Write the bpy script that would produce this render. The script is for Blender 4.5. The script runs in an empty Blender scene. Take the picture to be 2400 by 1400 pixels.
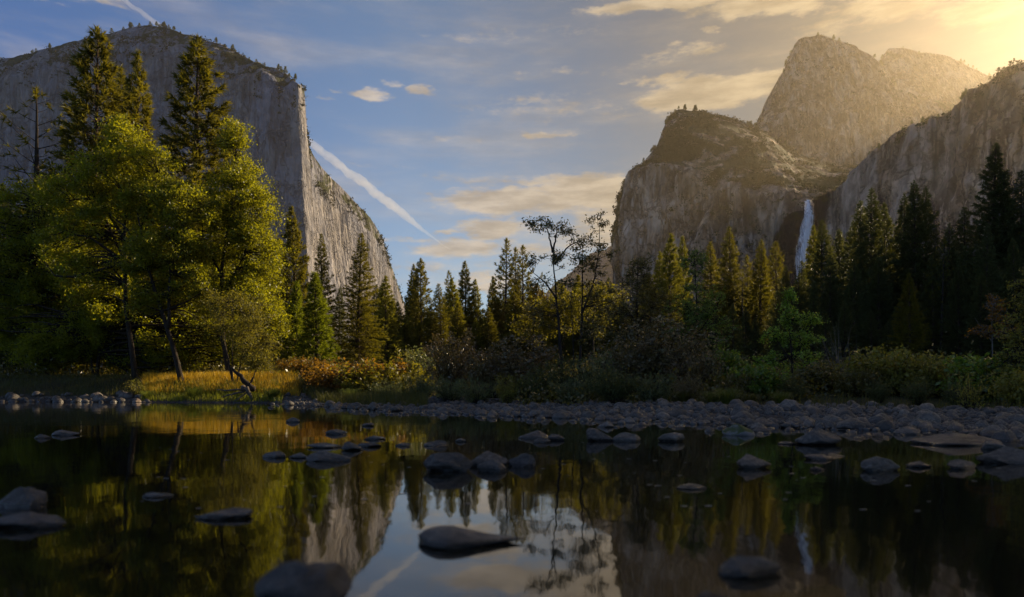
import bpy, bmesh, math, random
import numpy as np

sc = bpy.context.scene
COL = sc.collection
R = math.radians

# ------------------------------------------------------------------ camera
F, CX, HY, CAMZ = 1600.0, 1200.0, 915.0, 0.8
cam_d = bpy.data.cameras.new("camera")
cam = bpy.data.objects.new("camera", cam_d)
COL.objects.link(cam)
cam.location = (0, 0, CAMZ)
cam.rotation_euler = (R(90), 0, 0)
cam_d.sensor_width = 36.0
cam_d.lens = 24.0
cam_d.shift_y = 215.0 / 2400.0
cam_d.clip_start = 0.05
cam_d.clip_end = 60000
cam_d.dof.use_dof = True
cam_d.dof.focus_distance = 60.0
cam_d.dof.aperture_fstop = 1.1
sc.camera = cam

# ------------------------------------------------------------------ light and exposure
SUN_AZ, SUN_EL = 52.0, 24.0
SUN = np.array([math.sin(R(SUN_AZ)) * math.cos(R(SUN_EL)), math.cos(R(SUN_AZ)) * math.cos(R(SUN_EL)), math.sin(R(SUN_EL))])
sun_d = bpy.data.lights.new("sun", "SUN")
sun_d.energy = 5.0
sun_d.angle = R(0.5)
sun_d.color = (1.0, 0.80, 0.52)
sun = bpy.data.objects.new("sun", sun_d)
COL.objects.link(sun)
sun.location = (600, 600, 600)
sun.rotation_euler = (R(90 - SUN_EL), 0, R(180 - SUN_AZ))

sc.view_settings.view_transform = "Standard"
sc.view_settings.look = "None"
sc.view_settings.exposure = 0.85
sc.view_settings.gamma = 1.0
sc.view_settings.use_curve_mapping = False
sc.cycles.use_denoising = True
sc.cycles.max_bounces = 6
sc.cycles.diffuse_bounces = 3
sc.cycles.glossy_bounces = 3
sc.cycles.transmission_bounces = 3
sc.cycles.volume_bounces = 1
sc.cycles.transparent_max_bounces = 12
sc.cycles.caustics_reflective = False
sc.cycles.caustics_refractive = False
sc.cycles.sample_clamp_indirect = 4.0


class NT:
    """small helper round a node tree"""

    def __init__(self, tree):
        self.t = tree
        self.t.nodes.clear()

    def n(self, kind, **kw):
        nd = self.t.nodes.new(kind)
        for k, v in kw.items():
            if hasattr(nd, k):
                setattr(nd, k, v)
            else:
                raise KeyError(k)
        return nd

    def set(self, sock, v):
        if isinstance(v, bpy.types.NodeSocket):
            self.t.links.new(v, sock)
        elif isinstance(v, (tuple, list)) and sock.type == "RGBA" and len(v) == 3:
            sock.default_value = (*v, 1.0)
        else:
            sock.default_value = v

    def math(self, op, a, b=0.0, clamp=False):
        nd = self.n("ShaderNodeMath", operation=op, use_clamp=clamp)
        self.set(nd.inputs[0], a)
        self.set(nd.inputs[1], b)
        return nd.outputs[0]

    def vmath(self, op, a, b=None, scale=None):
        nd = self.n("ShaderNodeVectorMath", operation=op)
        self.set(nd.inputs[0], a)
        if b is not None:
            self.set(nd.inputs[1], b)
        if scale is not None:
            self.set(nd.inputs[3], scale)
        return nd.outputs["Value"] if op in ("LENGTH", "DOT_PRODUCT", "DISTANCE") else nd.outputs[0]

    def mix(self, fac, a, b, mode="MIX"):
        nd = self.n("ShaderNodeMix", data_type="RGBA", blend_type=mode)
        self.set(nd.inputs[0], fac)
        self.set(nd.inputs[6], a)
        self.set(nd.inputs[7], b)
        return nd.outputs[2]

    def noise(self, vec, scale, detail=4.0, rough=0.55, dist=0.0):
        nd = self.n("ShaderNodeTexNoise")
        if vec is not None:
            self.set(nd.inputs["Vector"], vec)
        nd.inputs["Scale"].default_value = scale
        nd.inputs["Detail"].default_value = detail
        nd.inputs["Roughness"].default_value = rough
        nd.inputs["Distortion"].default_value = dist
        return nd.outputs["Fac"]

    def ramp(self, v, lo, hi, a=0.0, b=1.0, smooth=True):
        nd = self.n("ShaderNodeMapRange", interpolation_type="SMOOTHSTEP" if smooth else "LINEAR", clamp=True) if smooth else self.n("ShaderNodeMapRange", clamp=True)
        self.set(nd.inputs[0], v)
        nd.inputs[1].default_value = lo
        nd.inputs[2].default_value = hi
        nd.inputs[3].default_value = a
        nd.inputs[4].default_value = b
        return nd.outputs[0]

    def mapping(self, vec, scale=(1, 1, 1), loc=(0, 0, 0)):
        nd = self.n("ShaderNodeMapping")
        self.set(nd.inputs[0], vec)
        nd.inputs[1].default_value = loc
        nd.inputs[3].default_value = scale
        return nd.outputs[0]


# ------------------------------------------------------------------ sky
world = bpy.data.worlds.new("World")
sc.world = world
world.use_nodes = True
w = NT(world.node_tree)
tc = w.n("ShaderNodeTexCoord").outputs["Generated"]
dirv = w.vmath("NORMALIZE", tc)
sky = w.n("ShaderNodeTexSky", sky_type="NISHITA", sun_disc=False)
sky.sun_elevation = R(SUN_EL)
sky.sun_rotation = R(SUN_AZ)
sky.altitude = 1200
sky.air_density = 1.0
sky.dust_density = 0.9
sky.ozone_density = 1.0
sep = w.n("ShaderNodeSeparateXYZ")
w.set(sep.inputs[0], dirv)
az = w.math("ARCTAN2", sep.outputs[0], sep.outputs[1])
el = w.math("ARCSINE", sep.outputs[2])
comb = w.n("ShaderNodeCombineXYZ")
w.set(comb.inputs[0], az)
w.set(comb.inputs[1], el)
ang = comb.outputs[0]
# ragged coordinates for the cloud outlines
wob = w.n("ShaderNodeTexNoise")
w.set(wob.inputs["Vector"], w.mapping(ang, (9, 22, 1)))
wob.inputs["Scale"].default_value = 1.0
wob.inputs["Detail"].default_value = 6
wob.inputs["Roughness"].default_value = 0.6
wv = w.vmath("SUBTRACT", wob.outputs["Color"], (0.5, 0.5, 0.5))
wv = w.vmath("MULTIPLY", wv, (0.13, 0.045, 0.0))
angw = w.vmath("ADD", ang, wv)
puff = w.noise(w.mapping(ang, (20, 56, 1), (3.1, 1.7, 0)), 1.0, 8.0, 0.66)
fine = w.noise(w.mapping(ang, (50, 150, 1), (1.1, 0.2, 0)), 1.0, 5.0, 0.6)
wisp = w.noise(w.mapping(ang, (3.2, 16, 1), (0.4, 2.2, 0)), 1.0, 7.0, 0.62)


def angle_of(px, py):
    x, z = (px - CX) / F, (HY - py) / F
    return math.atan(x), math.atan(z / math.hypot(1, x))


CLOUDS = [  # centre of the cloud, half width, half height (all as seen from the river), strength
    (1175, 472, 190, 42, 1.15), (1390, 462, 190, 60, 1.2), (1330, 432, 150, 26, .9), (1470, 525, 150, 44, 1.0), (1290, 480, 200, 36, .9),
    (1075, 583, 150, 30, 1.1), (1160, 538, 110, 36, 1.1), (1060, 548, 60, 9, .8), (935, 556, 120, 8, .55),
    (1240, 585, 130, 26, .7), (1135, 660, 120, 26, .9), (1180, 625, 160, 14, .45),
    (1650, 222, 180, 46, 1.25), (1740, 192, 130, 30, 1.15), (1560, 190, 78, 20, .9), (1480, 190, 34, 12, .6),
    (1640, 118, 60, 22, .7), (1678, 74, 26, 14, .75), (1590, 105, 40, 10, .45),
    (1560, 8, 260, 24, 1.2), (1850, -10, 300, 50, 1.25), (2150, -10, 260, 60, 1.0), (2300, 30, 160, 60, .9),
    (876, 234, 42, 20, .95), (985, 214, 50, 16, .9), (905, 203, 40, 9, .6), (815, 226, 22, 8, .6), (775, 237, 22, 8, .55),
    (1285, 314, 66, 13, .85), (1250, 233, 26, 16, .6), (1345, 305, 70, 8, .4), (1015, 461, 26, 7, .6),
    (880, 392, 110, 7, .5), (960, 388, 40, 6, .45), (250, 8, 110, 18, .5), (140, 4, 60, 6, .4),
    (1250, 250, 260, 50, .42), (1120, 420, 200, 18, .5), (1200, 78, 300, 26, .36), (1700, 330, 260, 30, .42), (1420, 260, 170, 18, .4), (1330, 170, 200, 16, .35), (1050, 330, 140, 12, .35), (1380, 560, 140, 30, .7), (1000, 620, 90, 22, .6), (1560, 130, 120, 30, .42), (2000, 50, 260, 34, .6),
]
mask = None
for (px, py, hw, hh, st) in CLOUDS:
    a0, e0 = angle_of(px, py)
    a1, _ = angle_of(px + hw, py)
    _, e1 = angle_of(px, py - hh)
    sx, sy = 1.0 / abs(a1 - a0), 1.0 / abs(e1 - e0)
    v = w.mapping(angw, (sx, sy, 0), (-a0 * sx, -e0 * sy, 0))
    d = w.vmath("LENGTH", v)
    m = w.ramp(d, 1.3, 0.3, 0.0, st)
    mask = m if mask is None else w.math("MAXIMUM", mask, m)
dens = w.math("ADD", mask, w.math("MULTIPLY", w.math("SUBTRACT", puff, 0.5), 1.5))
dens = w.math("ADD", dens, w.math("MULTIPLY", w.math("SUBTRACT", fine, 0.5), 0.9))
dens = w.math("MULTIPLY", w.ramp(dens, 0.24, 1.05), w.ramp(mask, 0.06, 0.3))
veil = w.math("MULTIPLY", w.ramp(wisp, 0.40, 0.78), 0.44)
cosang = w.vmath("DOT_PRODUCT", dirv, tuple(SUN))
cosc = w.math("MAXIMUM", cosang, 0.0)
aure = w.math("ADD", w.math("MULTIPLY", w.math("POWER", cosc, 8.0), 0.11), w.math("MULTIPLY", w.math("POWER", cosc, 40.0), 0.12))
SKY_BG = 0.055
# what a sunlit cloud sends down: brighter and yellower near the sun
ccol = w.mix(w.ramp(cosang, 0.45, 0.97), (6.6, 5.7, 4.9), (6.2, 4.8, 2.9))
shade = w.ramp(w.noise(w.mapping(ang, (14, 60, 1), (7, 3, 0)), 1.0, 5.0, 0.6), 0.3, 0.7, 0.62, 1.08)
ccol = w.vmath("SCALE", ccol, scale=shade)
tint = w.mix(w.ramp(cosang, .12, .62), (.66, .95, 1.38), (.90, 1.08, 1.19))
tint = w.mix(w.ramp(cosang, .50, .95), tint, (.46, .37, .255))
skycol = w.mix(1.0, sky.outputs[0], tint, "MULTIPLY")
glow = w.vmath("SCALE", (8.5, 5.4, 1.7), scale=aure)
skycol = w.vmath("ADD", skycol, glow)
skycol = w.mix(veil, skycol, ccol)
skycol = w.mix(w.math("MULTIPLY", dens, 0.9), skycol, ccol)
bg = w.n("ShaderNodeBackground")
w.set(bg.inputs[0], skycol)
bg.inputs[1].default_value = SKY_BG
out = w.n("ShaderNodeOutputWorld")
w.t.links.new(bg.outputs[0], out.inputs[0])


# ------------------------------------------------------------------ numpy helpers
def W(px, py, d):
    return np.array([(px - CX) / F * d, d, CAMZ + (HY - py) / F * d])


def G(px, d, z=-4.0):
    return np.array([(px - CX) / F * d, d, z])


def _hash(ix, iy, iz, seed):
    with np.errstate(over="ignore"):
        h = ix.astype(np.uint32) * np.uint32(374761393) + iy.astype(np.uint32) * np.uint32(668265263) + iz.astype(np.uint32) * np.uint32(2147483647 - 94) + np.uint32(seed * 1274126177 % 4294967291)
        h = (h ^ (h >> np.uint32(13))) * np.uint32(1274126177)
        h = (h ^ (h >> np.uint32(16))) * np.uint32(2246822519)
        h = h ^ (h >> np.uint32(15))
    return h.astype(np.float64) / 4294967295.0


def vnoise(p, seed=0):
    p = np.asarray(p, float)
    i = np.floor(p).astype(np.int64)
    f = p - i
    u = f * f * f * (f * (f * 6 - 15) + 10)
    r = 0
    for dx in (0, 1):
        wx = u[..., 0] if dx else 1 - u[..., 0]
        for dy in (0, 1):
            wy = u[..., 1] if dy else 1 - u[..., 1]
            for dz in (0, 1):
                wz = u[..., 2] if dz else 1 - u[..., 2]
                r = r + wx * wy * wz * _hash(i[..., 0] + dx, i[..., 1] + dy, i[..., 2] + dz, seed)
    return r * 2 - 1


def fbm(p, octs=5, seed=0, gain=0.5, ridged=False):
    p = np.asarray(p, float)
    r, a, tot = 0, 1.0, 0
    for k in range(octs):
        v = vnoise(p, seed + k * 17)
        r = r + a * ((1 - 2 * np.abs(v)) if ridged else v)
        tot += a
        a *= gain
        p = p * 2.03 + 11.7
    return r / tot


def smooth(a, b, x):
    t = np.clip((x - a) / (b - a), 0, 1)
    return t * t * (3 - 2 * t)


def mesh_np(name, V, faces, mat, attrs=None, smooth_shade=False, matidx=None):
    """V (n,3); faces a list of int arrays (m,k)"""
    me = bpy.data.meshes.new(name)
    faces = [np.asarray(f, np.int32) for f in faces if len(f)]
    nl = sum(f.size for f in faces)
    nf = sum(len(f) for f in faces)
    me.vertices.add(len(V))
    me.vertices.foreach_set("co", np.asarray(V, np.float32).ravel())
    me.loops.add(nl)
    me.loops.foreach_set("vertex_index", np.concatenate([f.ravel() for f in faces]))
    tot = np.concatenate([np.full(len(f), f.shape[1], np.int32) for f in faces])
    st = np.concatenate([[0], np.cumsum(tot)[:-1]]).astype(np.int32)
    me.polygons.add(nf)
    me.polygons.foreach_set("loop_start", st)
    me.polygons.foreach_set("loop_total", tot)
    if smooth_shade:
        me.polygons.foreach_set("use_smooth", np.ones(nf, bool))
    for k, v in (attrs or {}).items():
        at = me.attributes.new(k, "FLOAT", "POINT")
        at.data.foreach_set("value", np.asarray(v, np.float32).ravel())
    me.update(calc_edges=True)
    me.validate()
    for m in (mat if isinstance(mat, (list, tuple)) else [mat]):
        me.materials.append(m)
    return me


class MB:
    def __init__(self):
        self.v, self.q, self.t, self.n = [], [], [], 0

    def add(self, V, quads=None, tris=None):
        self.v.append(np.asarray(V, float))
        if quads is not None and len(quads):
            self.q.append(np.asarray(quads) + self.n)
        if tris is not None and len(tris):
            self.t.append(np.asarray(tris) + self.n)
        self.n += len(V)

    def tube(self, P, rad, ns=6, close=True):
        P = np.asarray(P, float)
        rad = np.broadcast_to(np.asarray(rad, float), (len(P),))
        T = np.gradient(P, axis=0)
        T /= np.linalg.norm(T, axis=1, keepdims=True) + 1e-9
        up = np.where(np.abs(T[:, 2:3]) > 0.9, np.array([[1.0, 0, 0]]), np.array([[0, 0, 1.0]]))
        A = np.cross(T, up)
        A /= np.linalg.norm(A, axis=1, keepdims=True) + 1e-9
        B = np.cross(T, A)
        th = np.linspace(0, 2 * np.pi, ns, endpoint=False)
        ring = P[:, None, :] + rad[:, None, None] * (np.cos(th)[None, :, None] * A[:, None, :] + np.sin(th)[None, :, None] * B[:, None, :])
        V = ring.reshape(-1, 3)
        q = []
        for i in range(len(P) - 1):
            for j in range(ns):
                k = (j + 1) % ns
                q.append((i * ns + j, i * ns + k, (i + 1) * ns + k, (i + 1) * ns + j))
        tr = []
        if close:
            V = np.vstack([V, P[-1:] + T[-1:] * rad[-1] * 0.5, P[:1]])
            e, b = len(V) - 2, len(V) - 1
            L = (len(P) - 1) * ns
            for j in range(ns):
                tr.append((L + j, L + (j + 1) % ns, e))
                tr.append(((j + 1) % ns, j, b))
        self.add(V, q, tr)

    def leaves(self, C, size, rng, elong=0.55, flat=0.0):
        C = np.asarray(C, float)
        n = len(C)
        if n == 0:
            return
        a = rng.normal(size=(n, 3))
        a[:, 2] *= (1 - flat)
        a /= np.linalg.norm(a, axis=1, keepdims=True)
        b = np.cross(a, rng.normal(size=(n, 3)))
        b /= np.linalg.norm(b, axis=1, keepdims=True)
        s = (size * rng.uniform(0.5, 1.5, n))[:, None]
        V = np.stack([C - a * s * .5, C + b * s * .5 * elong, C + a * s * .5, C - b * s * .5 * elong], 1).reshape(-1, 3)
        self.add(V, np.arange(4 * n).reshape(n, 4))

    def needles(self, C, D, length, width, k, spread, rng):
        C = np.repeat(np.asarray(C, float), k, 0)
        D = np.repeat(np.asarray(D, float), k, 0)
        n = len(C)
        d = D + rng.normal(size=(n, 3)) * spread
        d /= np.linalg.norm(d, axis=1, keepdims=True) + 1e-9
        b = np.cross(d, rng.normal(size=(n, 3)))
        b /= np.linalg.norm(b, axis=1, keepdims=True) + 1e-9
        L = (length * rng.uniform(.65, 1.2, n))[:, None]
        V = np.stack([C - b * width * .5, C + b * width * .5, C + d * L], 1).reshape(-1, 3)
        self.add(V, None, np.arange(3 * n).reshape(n, 3))

    def mesh(self, name, mat, smooth_shade=False, attrs=None):
        return mesh_np(name, np.vstack(self.v), ([np.vstack(self.q)] if self.q else []) + ([np.vstack(self.t)] if self.t else []), mat, attrs, smooth_shade)


def link(name, me, parent=None, loc=(0, 0, 0)):
    o = bpy.data.objects.new(name, me)
    COL.objects.link(o)
    o.location = loc
    if parent is not None:
        o.parent = parent
    return o


def tag(o, label=None, cat=None, group=None, kind=None):
    if label:
        o["label"] = label
    if cat:
        o["category"] = cat
    if group:
        o["group"] = group
    if kind:
        o["kind"] = kind
    return o


# ------------------------------------------------------------------ materials
def new_mat(name):
    m = bpy.data.materials.new(name)
    m.use_nodes = True
    t = NT(m.node_tree)
    o = t.n("ShaderNodeOutputMaterial")
    return m, t, o


def principled(t, o, col, rough=0.8, normal=None, spec=0.3):
    p = t.n("ShaderNodeBsdfPrincipled")
    t.set(p.inputs["Base Color"], col)
    t.set(p.inputs["Roughness"], rough)
    p.inputs["Specular IOR Level"].default_value = spec
    if normal is not None:
        t.set(p.inputs["Normal"], normal)
    t.t.links.new(p.outputs[0], o.inputs[0])
    return p


def bump(t, h, strength, dist):
    b = t.n("ShaderNodeBump")
    b.inputs["Strength"].default_value = strength
    b.inputs["Distance"].default_value = dist
    t.set(b.inputs["Height"], h)
    return b.outputs[0]


def leaf_mat(name, c1, c2, trans, tw=0.45, rough=0.5, scale=0.6, spec=0.25):
    """leaf or needle colours c1..c2 varying over the crown, light passing through them as trans"""
    m, t, o = new_mat(name)
    pos = t.n("ShaderNodeNewGeometry").outputs["Position"]
    nz = t.noise(pos, scale, 3.0, 0.6)
    rnd = t.n("ShaderNodeObjectInfo").outputs["Random"]
    f = t.math("ADD", t.ramp(nz, 0.3, 0.7), t.math("MULTIPLY", t.math("SUBTRACT", rnd, 0.5), 0.5), True)
    col = t.mix(f, c1, c2)
    fn = t.noise(pos, 9.0, 1.0)
    col = t.mix(1.0, col, t.mix(fn, (0.55, 0.55, 0.55), (1.4, 1.4, 1.4)), "MULTIPLY")
    p = t.n("ShaderNodeBsdfPrincipled")
    t.set(p.inputs["Base Color"], col)
    p.inputs["Roughness"].default_value = rough
    p.inputs["Specular IOR Level"].default_value = spec
    tr = t.n("ShaderNodeBsdfTranslucent")
    tcol = t.mix(f, trans, tuple(x * 0.7 for x in trans))
    t.set(tr.inputs[0], tcol)
    mx = t.n("ShaderNodeMixShader")
    mx.inputs[0].default_value = tw
    t.t.links.new(p.outputs[0], mx.inputs[1])
    t.t.links.new(tr.outputs[0], mx.inputs[2])
    t.t.links.new(mx.outputs[0], o.inputs[0])
    return m


def bark_mat(name, c1, c2, sc_=4.0):
    m, t, o = new_mat(name)
    pos = t.n("ShaderNodeTexCoord").outputs["Object"]
    nz = t.noise(t.mapping(pos, (sc_, sc_, sc_ * .22)), 1.0, 6.0, 0.65)
    col = t.mix(t.ramp(nz, .3, .7), c1, c2)
    principled(t, o, col, 0.9, bump(t, nz, 0.8, 0.05), 0.15)
    return m


def rock_cliff_mat(name, base, tan, dark, streak=0.55, vegcol=(0.045, 0.05, 0.02), con=1.0):
    m, t, o = new_mat(name)
    pos = t.n("ShaderNodeNewGeometry").outputs["Position"]
    big = t.noise(t.mapping(pos, (.006, .006, .004)), 1.0, 5.0, .6)
    st1 = t.noise(t.mapping(pos, (.040, .040, .0032)), 1.0, 3.5, .55)
    st2 = t.noise(t.mapping(pos, (.11, .11, .008), (3, 5, 1)), 1.0, 3.0, .5)
    mot = t.noise(pos, .05, 5.0, .58)
    crk = t.n("ShaderNodeTexVoronoi", feature="DISTANCE_TO_EDGE")
    wn = t.n("ShaderNodeTexNoise")
    t.set(wn.inputs["Vector"], pos)
    wn.inputs["Scale"].default_value = .04
    wn.inputs["Detail"].default_value = 4
    wp = t.vmath("ADD", t.mapping(pos, (.017, .017, .0055)), t.vmath("SCALE", wn.outputs["Color"], scale=1.3))
    t.set(crk.inputs["Vector"], wp)
    crk.inputs["Scale"].default_value = 1.0
    crack = t.ramp(crk.outputs["Distance"], 0.0, 0.07)
    patch = t.noise(t.mapping(pos, (.013, .013, .0085)), 1.0, 5.0, .52, 0.8)
    blot = t.noise(t.mapping(pos, (.042, .042, .016), (9, 2, 4)), 1.0, 4.0, .55, 0.6)
    col = t.mix(t.ramp(big, .38, .66), base, tan)
    col = t.mix(1.0, col, t.mix(t.ramp(patch, .36, .64), tuple(1 - (1 - c) * con for c in (.50, .49, .50)), tuple(1 + (c - 1) * con for c in (1.5, 1.48, 1.45))), "MULTIPLY")  # patch and blot contrast painted in where relief shading is too weak
    col = t.mix(1.0, col, t.mix(t.ramp(blot, .36, .66), tuple(1 - (1 - c) * con for c in (.62, .61, .61)), tuple(1 + (c - 1) * con for c in (1.36, 1.34, 1.31))), "MULTIPLY")
    col = t.mix(t.math("MULTIPLY", t.ramp(st1, .46, .66), streak), col, dark)
    lite = tuple(min(1, c * 1.55) for c in base)
    col = t.mix(t.math("MULTIPLY", t.ramp(st2, .52, .68), .7 * con), col, lite)
    col = t.mix(1.0, col, t.mix(t.ramp(mot, .28, .72), (.9, .9, .9), (1.09, 1.09, 1.08)), "MULTIPLY")
    col = t.mix(t.math("MULTIPLY", t.math("SUBTRACT", 1.0, crack), .5 * con), col, dark)  # crevice shade put into the colour along the cracks
    veg = t.n("ShaderNodeAttribute", attribute_name="veg").outputs["Fac"]
    vn = t.math("ADD", veg, t.math("MULTIPLY", t.math("SUBTRACT", mot, .5), .9))
    col = t.mix(t.ramp(vn, .45, .6), col, vegcol)
    wet = t.n("ShaderNodeAttribute", attribute_name="wet").outputs["Fac"]
    wn2 = t.math("ADD", wet, t.math("MULTIPLY", t.math("SUBTRACT", st1, .5), 1.2))
    col = t.mix(t.ramp(wn2, .25, .5), col, (.014, .012, .015))
    h = t.math("ADD", t.math("MULTIPLY", mot, .45), t.math("ADD", t.math("MULTIPLY", st1, 1.6), t.math("MULTIPLY", st2, 1.0)))
    h = t.math("ADD", h, t.math("ADD", t.math("MULTIPLY", crack, .45), t.math("ADD", t.math("MULTIPLY", patch, 1.6), t.math("MULTIPLY", blot, 1.0))))
    principled(t, o, col, .9, bump(t, h, 1.0, 11.0), .15)
    return m


M = {}
M["elcap"] = rock_cliff_mat("pale_granite", (.185, .190, .235), (.225, .207, .205), (.075, .076, .105), .55, con=.38)
M["cath"] = rock_cliff_mat("brown_granite", (.275, .225, .19), (.275, .195, .13), (.05, .04, .034), .9, con=1.1)
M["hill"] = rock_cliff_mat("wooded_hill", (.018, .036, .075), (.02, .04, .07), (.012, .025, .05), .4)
M["oak"] = leaf_mat("oak_leaf", (.10, .13, .010), (.145, .15, .012), (.50, .475, .012), .5, .42, .9, .3)
M["willow"] = leaf_mat("yellow_willow_leaf", (.115, .115, .018), (.12, .12, .03), (.30, .26, .02), .5)
M["pine"] = leaf_mat("pine_needle", (.055, .07, .012), (.095, .088, .014), (.27, .23, .014), .48)
M["scrubleaf"] = leaf_mat("scrub_leaf", (.035, .042, .018), (.05, .052, .02), (.05, .05, .015), .12, .9, .05, .05)
M["young"] = leaf_mat("young_pine_needle", (.085, .125, .012), (.12, .14, .014), (.30, .34, .014), .45)
M["fir"] = leaf_mat("fir_needle", (.055, .076, .028), (.08, .088, .028), (.16, .16, .025), .38)
M["gold"] = leaf_mat("golden_needle", (.125, .12, .016), (.10, .115, .018), (.34, .31, .018), .45)  # needle colour carries the sunlit gold of the conifer tips
M["rust"] = leaf_mat("rusty_leaf", (.12, .075, .018), (.11, .085, .018), (.28, .19, .014), .45)
M["orange"] = leaf_mat("orange_leaf", (.13, .062, .014), (.12, .085, .018), (.38, .20, .014), .45, scale=1.2)
M["brownsh"] = leaf_mat("brown_shrub_leaf", (.15, .095, .042), (.14, .115, .042), (.17, .12, .025), .35, .28, .6, .5)
M["sage"] = leaf_mat("willow_shrub_leaf", (.10, .125, .055), (.13, .14, .055), (.2, .22, .05), .4, .42, .6, .3)
M["bright"] = leaf_mat("bright_leaf", (.085, .155, .022), (.12, .165, .026), (.25, .36, .025), .45, .3, .6, .5)
M["tuftgrass"] = leaf_mat("tuft_grass_blade", (.07, .10, .02), (.10, .11, .025), (.2, .24, .03), .4, scale=.8)
M["sapling"] = leaf_mat("sapling_leaf", (.19, .31, .03), (.24, .34, .035), (.4, .55, .04), .45, .28, .8, .5)
M["olive"] = leaf_mat("olive_leaf", (.10, .095, .024), (.125, .095, .022), (.22, .18, .02), .4, .3, .6, .5)
M["ygreen"] = leaf_mat("yellow_green_leaf", (.17, .18, .035), (.22, .165, .03), (.36, .33, .03), .42, .42, 1.5, .3)
M["amber"] = leaf_mat("amber_leaf", (.095, .095, .014), (.10, .08, .012), (.30, .26, .014), .5)
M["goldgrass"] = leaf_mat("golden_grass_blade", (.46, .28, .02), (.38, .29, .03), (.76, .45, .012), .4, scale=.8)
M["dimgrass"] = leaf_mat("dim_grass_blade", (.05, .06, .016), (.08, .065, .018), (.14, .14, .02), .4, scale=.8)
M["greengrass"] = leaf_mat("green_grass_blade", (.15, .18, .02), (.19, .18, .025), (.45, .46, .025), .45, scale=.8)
M["bark"] = bark_mat("pine_bark", (.035, .024, .018), (.10, .066, .045))
M["darkbark"] = bark_mat("dark_bark", (.018, .014, .011), (.05, .038, .028))
M["greybark"] = bark_mat("grey_bark", (.10, .085, .07), (.20, .17, .14), 7.0)
M["drift"] = bark_mat("driftwood", (.07, .052, .04), (.17, .135, .10), 9.0)


def ground_mat():
    m, t, o = new_mat("soil")
    pos = t.n("ShaderNodeNewGeometry").outputs["Position"]
    a = t.noise(pos, .35, 6.0, .6)
    b = t.noise(pos, 5.0, 5.0, .6)
    col = t.mix(t.ramp(a, .35, .65), (.035, .03, .016), (.05, .055, .018))
    gr = t.n("ShaderNodeAttribute", attribute_name="gravel").outputs["Fac"]
    col = t.mix(gr, col, t.mix(t.ramp(b, .3, .7), (.03, .027, .025), (.085, .076, .07)))
    principled(t, o, col, .95, bump(t, b, .7, .08), .1)
    return m


def water_mat():
    m, t, o = new_mat("river_water")
    pos = t.n("ShaderNodeNewGeometry").outputs["Position"]
    n1 = t.noise(t.mapping(pos, (1.2, .55, 1)), 1.0, 3.0, .5)
    n2 = t.noise(t.mapping(pos, (6.0, 3.0, 1)), 1.0, 2.0, .5)
    calm = t.ramp(t.noise(t.mapping(pos, (.10, .22, 1)), 1.0, 3.0, .5), .42, .66, .35, 1.0)
    h = t.math("MULTIPLY", t.math("ADD", n1, t.math("MULTIPLY", n2, .22)), calm)
    p = principled(t, o, (.010, .009, .005), .035, bump(t, h, 1.0, .009), .5)
    p.inputs["IOR"].default_value = 1.45
    return m


def stone_mat():
    m, t, o = new_mat("river_stone")
    tcn = t.n("ShaderNodeTexCoord").outputs["Object"]
    rnd = t.n("ShaderNodeObjectInfo").outputs["Random"]
    pos = t.n("ShaderNodeNewGeometry").outputs["Position"]
    cell = t.noise(pos, 1.7, 2.0, .5)
    a = t.noise(tcn, 3.0, 7.0, .65)
    b = t.noise(pos, 28.0, 4.0, .7)
    col = t.mix(t.ramp(cell, .3, .7), (.068, .057, .049), (.132, .111, .094))
    col = t.mix(t.math("MULTIPLY", t.ramp(rnd, .80, .95), .6), col, (.15, .10, .07))
    col = t.mix(1.0, col, t.mix(t.ramp(t.math("FRACT", t.math("MULTIPLY", rnd, 7.31)), 0, 1, smooth=False), (.6, .6, .62), (1.45, 1.42, 1.38)), "MULTIPLY")
    col = t.mix(1.0, col, t.mix(t.ramp(a, .3, .72), (.55, .55, .56), (1.25, 1.23, 1.2)), "MULTIPLY")
    spk = t.noise(tcn, 42.0, 3.0, .8)
    col = t.mix(1.0, col, t.mix(t.ramp(b, .3, .7), (.62, .62, .62), (1.38, 1.37, 1.35)), "MULTIPLY")
    col = t.mix(t.math("MULTIPLY", t.ramp(spk, .56, .72), .5), col, (.26, .24, .22))
    vein = t.ramp(t.math("ABSOLUTE", t.math("SUBTRACT", t.noise(tcn, 1.6, 4.0, .6, .8), .5)), 0.0, .018, .55, 0.0)
    col = t.mix(vein, col, (.035, .03, .028))
    h = t.math("ADD", t.math("MULTIPLY", a, 1.0), t.math("MULTIPLY", b, .25))
    # splashed and soaked just above the water
    z = t.n("ShaderNodeSeparateXYZ")
    t.set(z.inputs[0], pos)
    wetf = t.ramp(t.math("ADD", z.outputs[2], t.math("MULTIPLY", a, .04)), .035, .075, 1.0, 0.0)
    col = t.mix(t.math("MULTIPLY", wetf, .8), col, (.022, .019, .018))
    rough = t.ramp(wetf, 0, 1, .62, .12)
    principled(t, o, col, rough, bump(t, h, .9, .04), .45)
    return m


M["ground"] = ground_mat()
M["water"] = water_mat()
M["stone"] = stone_mat()


def moss_mat():
    m, t, o = new_mat("mossy_stone")
    pos = t.n("ShaderNodeNewGeometry")
    a = t.noise(pos.outputs["Position"], 9.0, 6.0, .65)
    sx = t.n("ShaderNodeSeparateXYZ")
    t.set(sx.inputs[0], pos.outputs["Normal"])
    f = t.ramp(t.math("ADD", sx.outputs[2], t.math("MULTIPLY", t.math("SUBTRACT", a, .5), 1.2)), .55, .85)
    col = t.mix(f, t.mix(a, (.09, .085, .08), (.22, .2, .19)), (.045, .06, .012))
    principled(t, o, col, .75, bump(t, a, .6, .03), .3)
    return m


M["moss"] = moss_mat()

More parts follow.
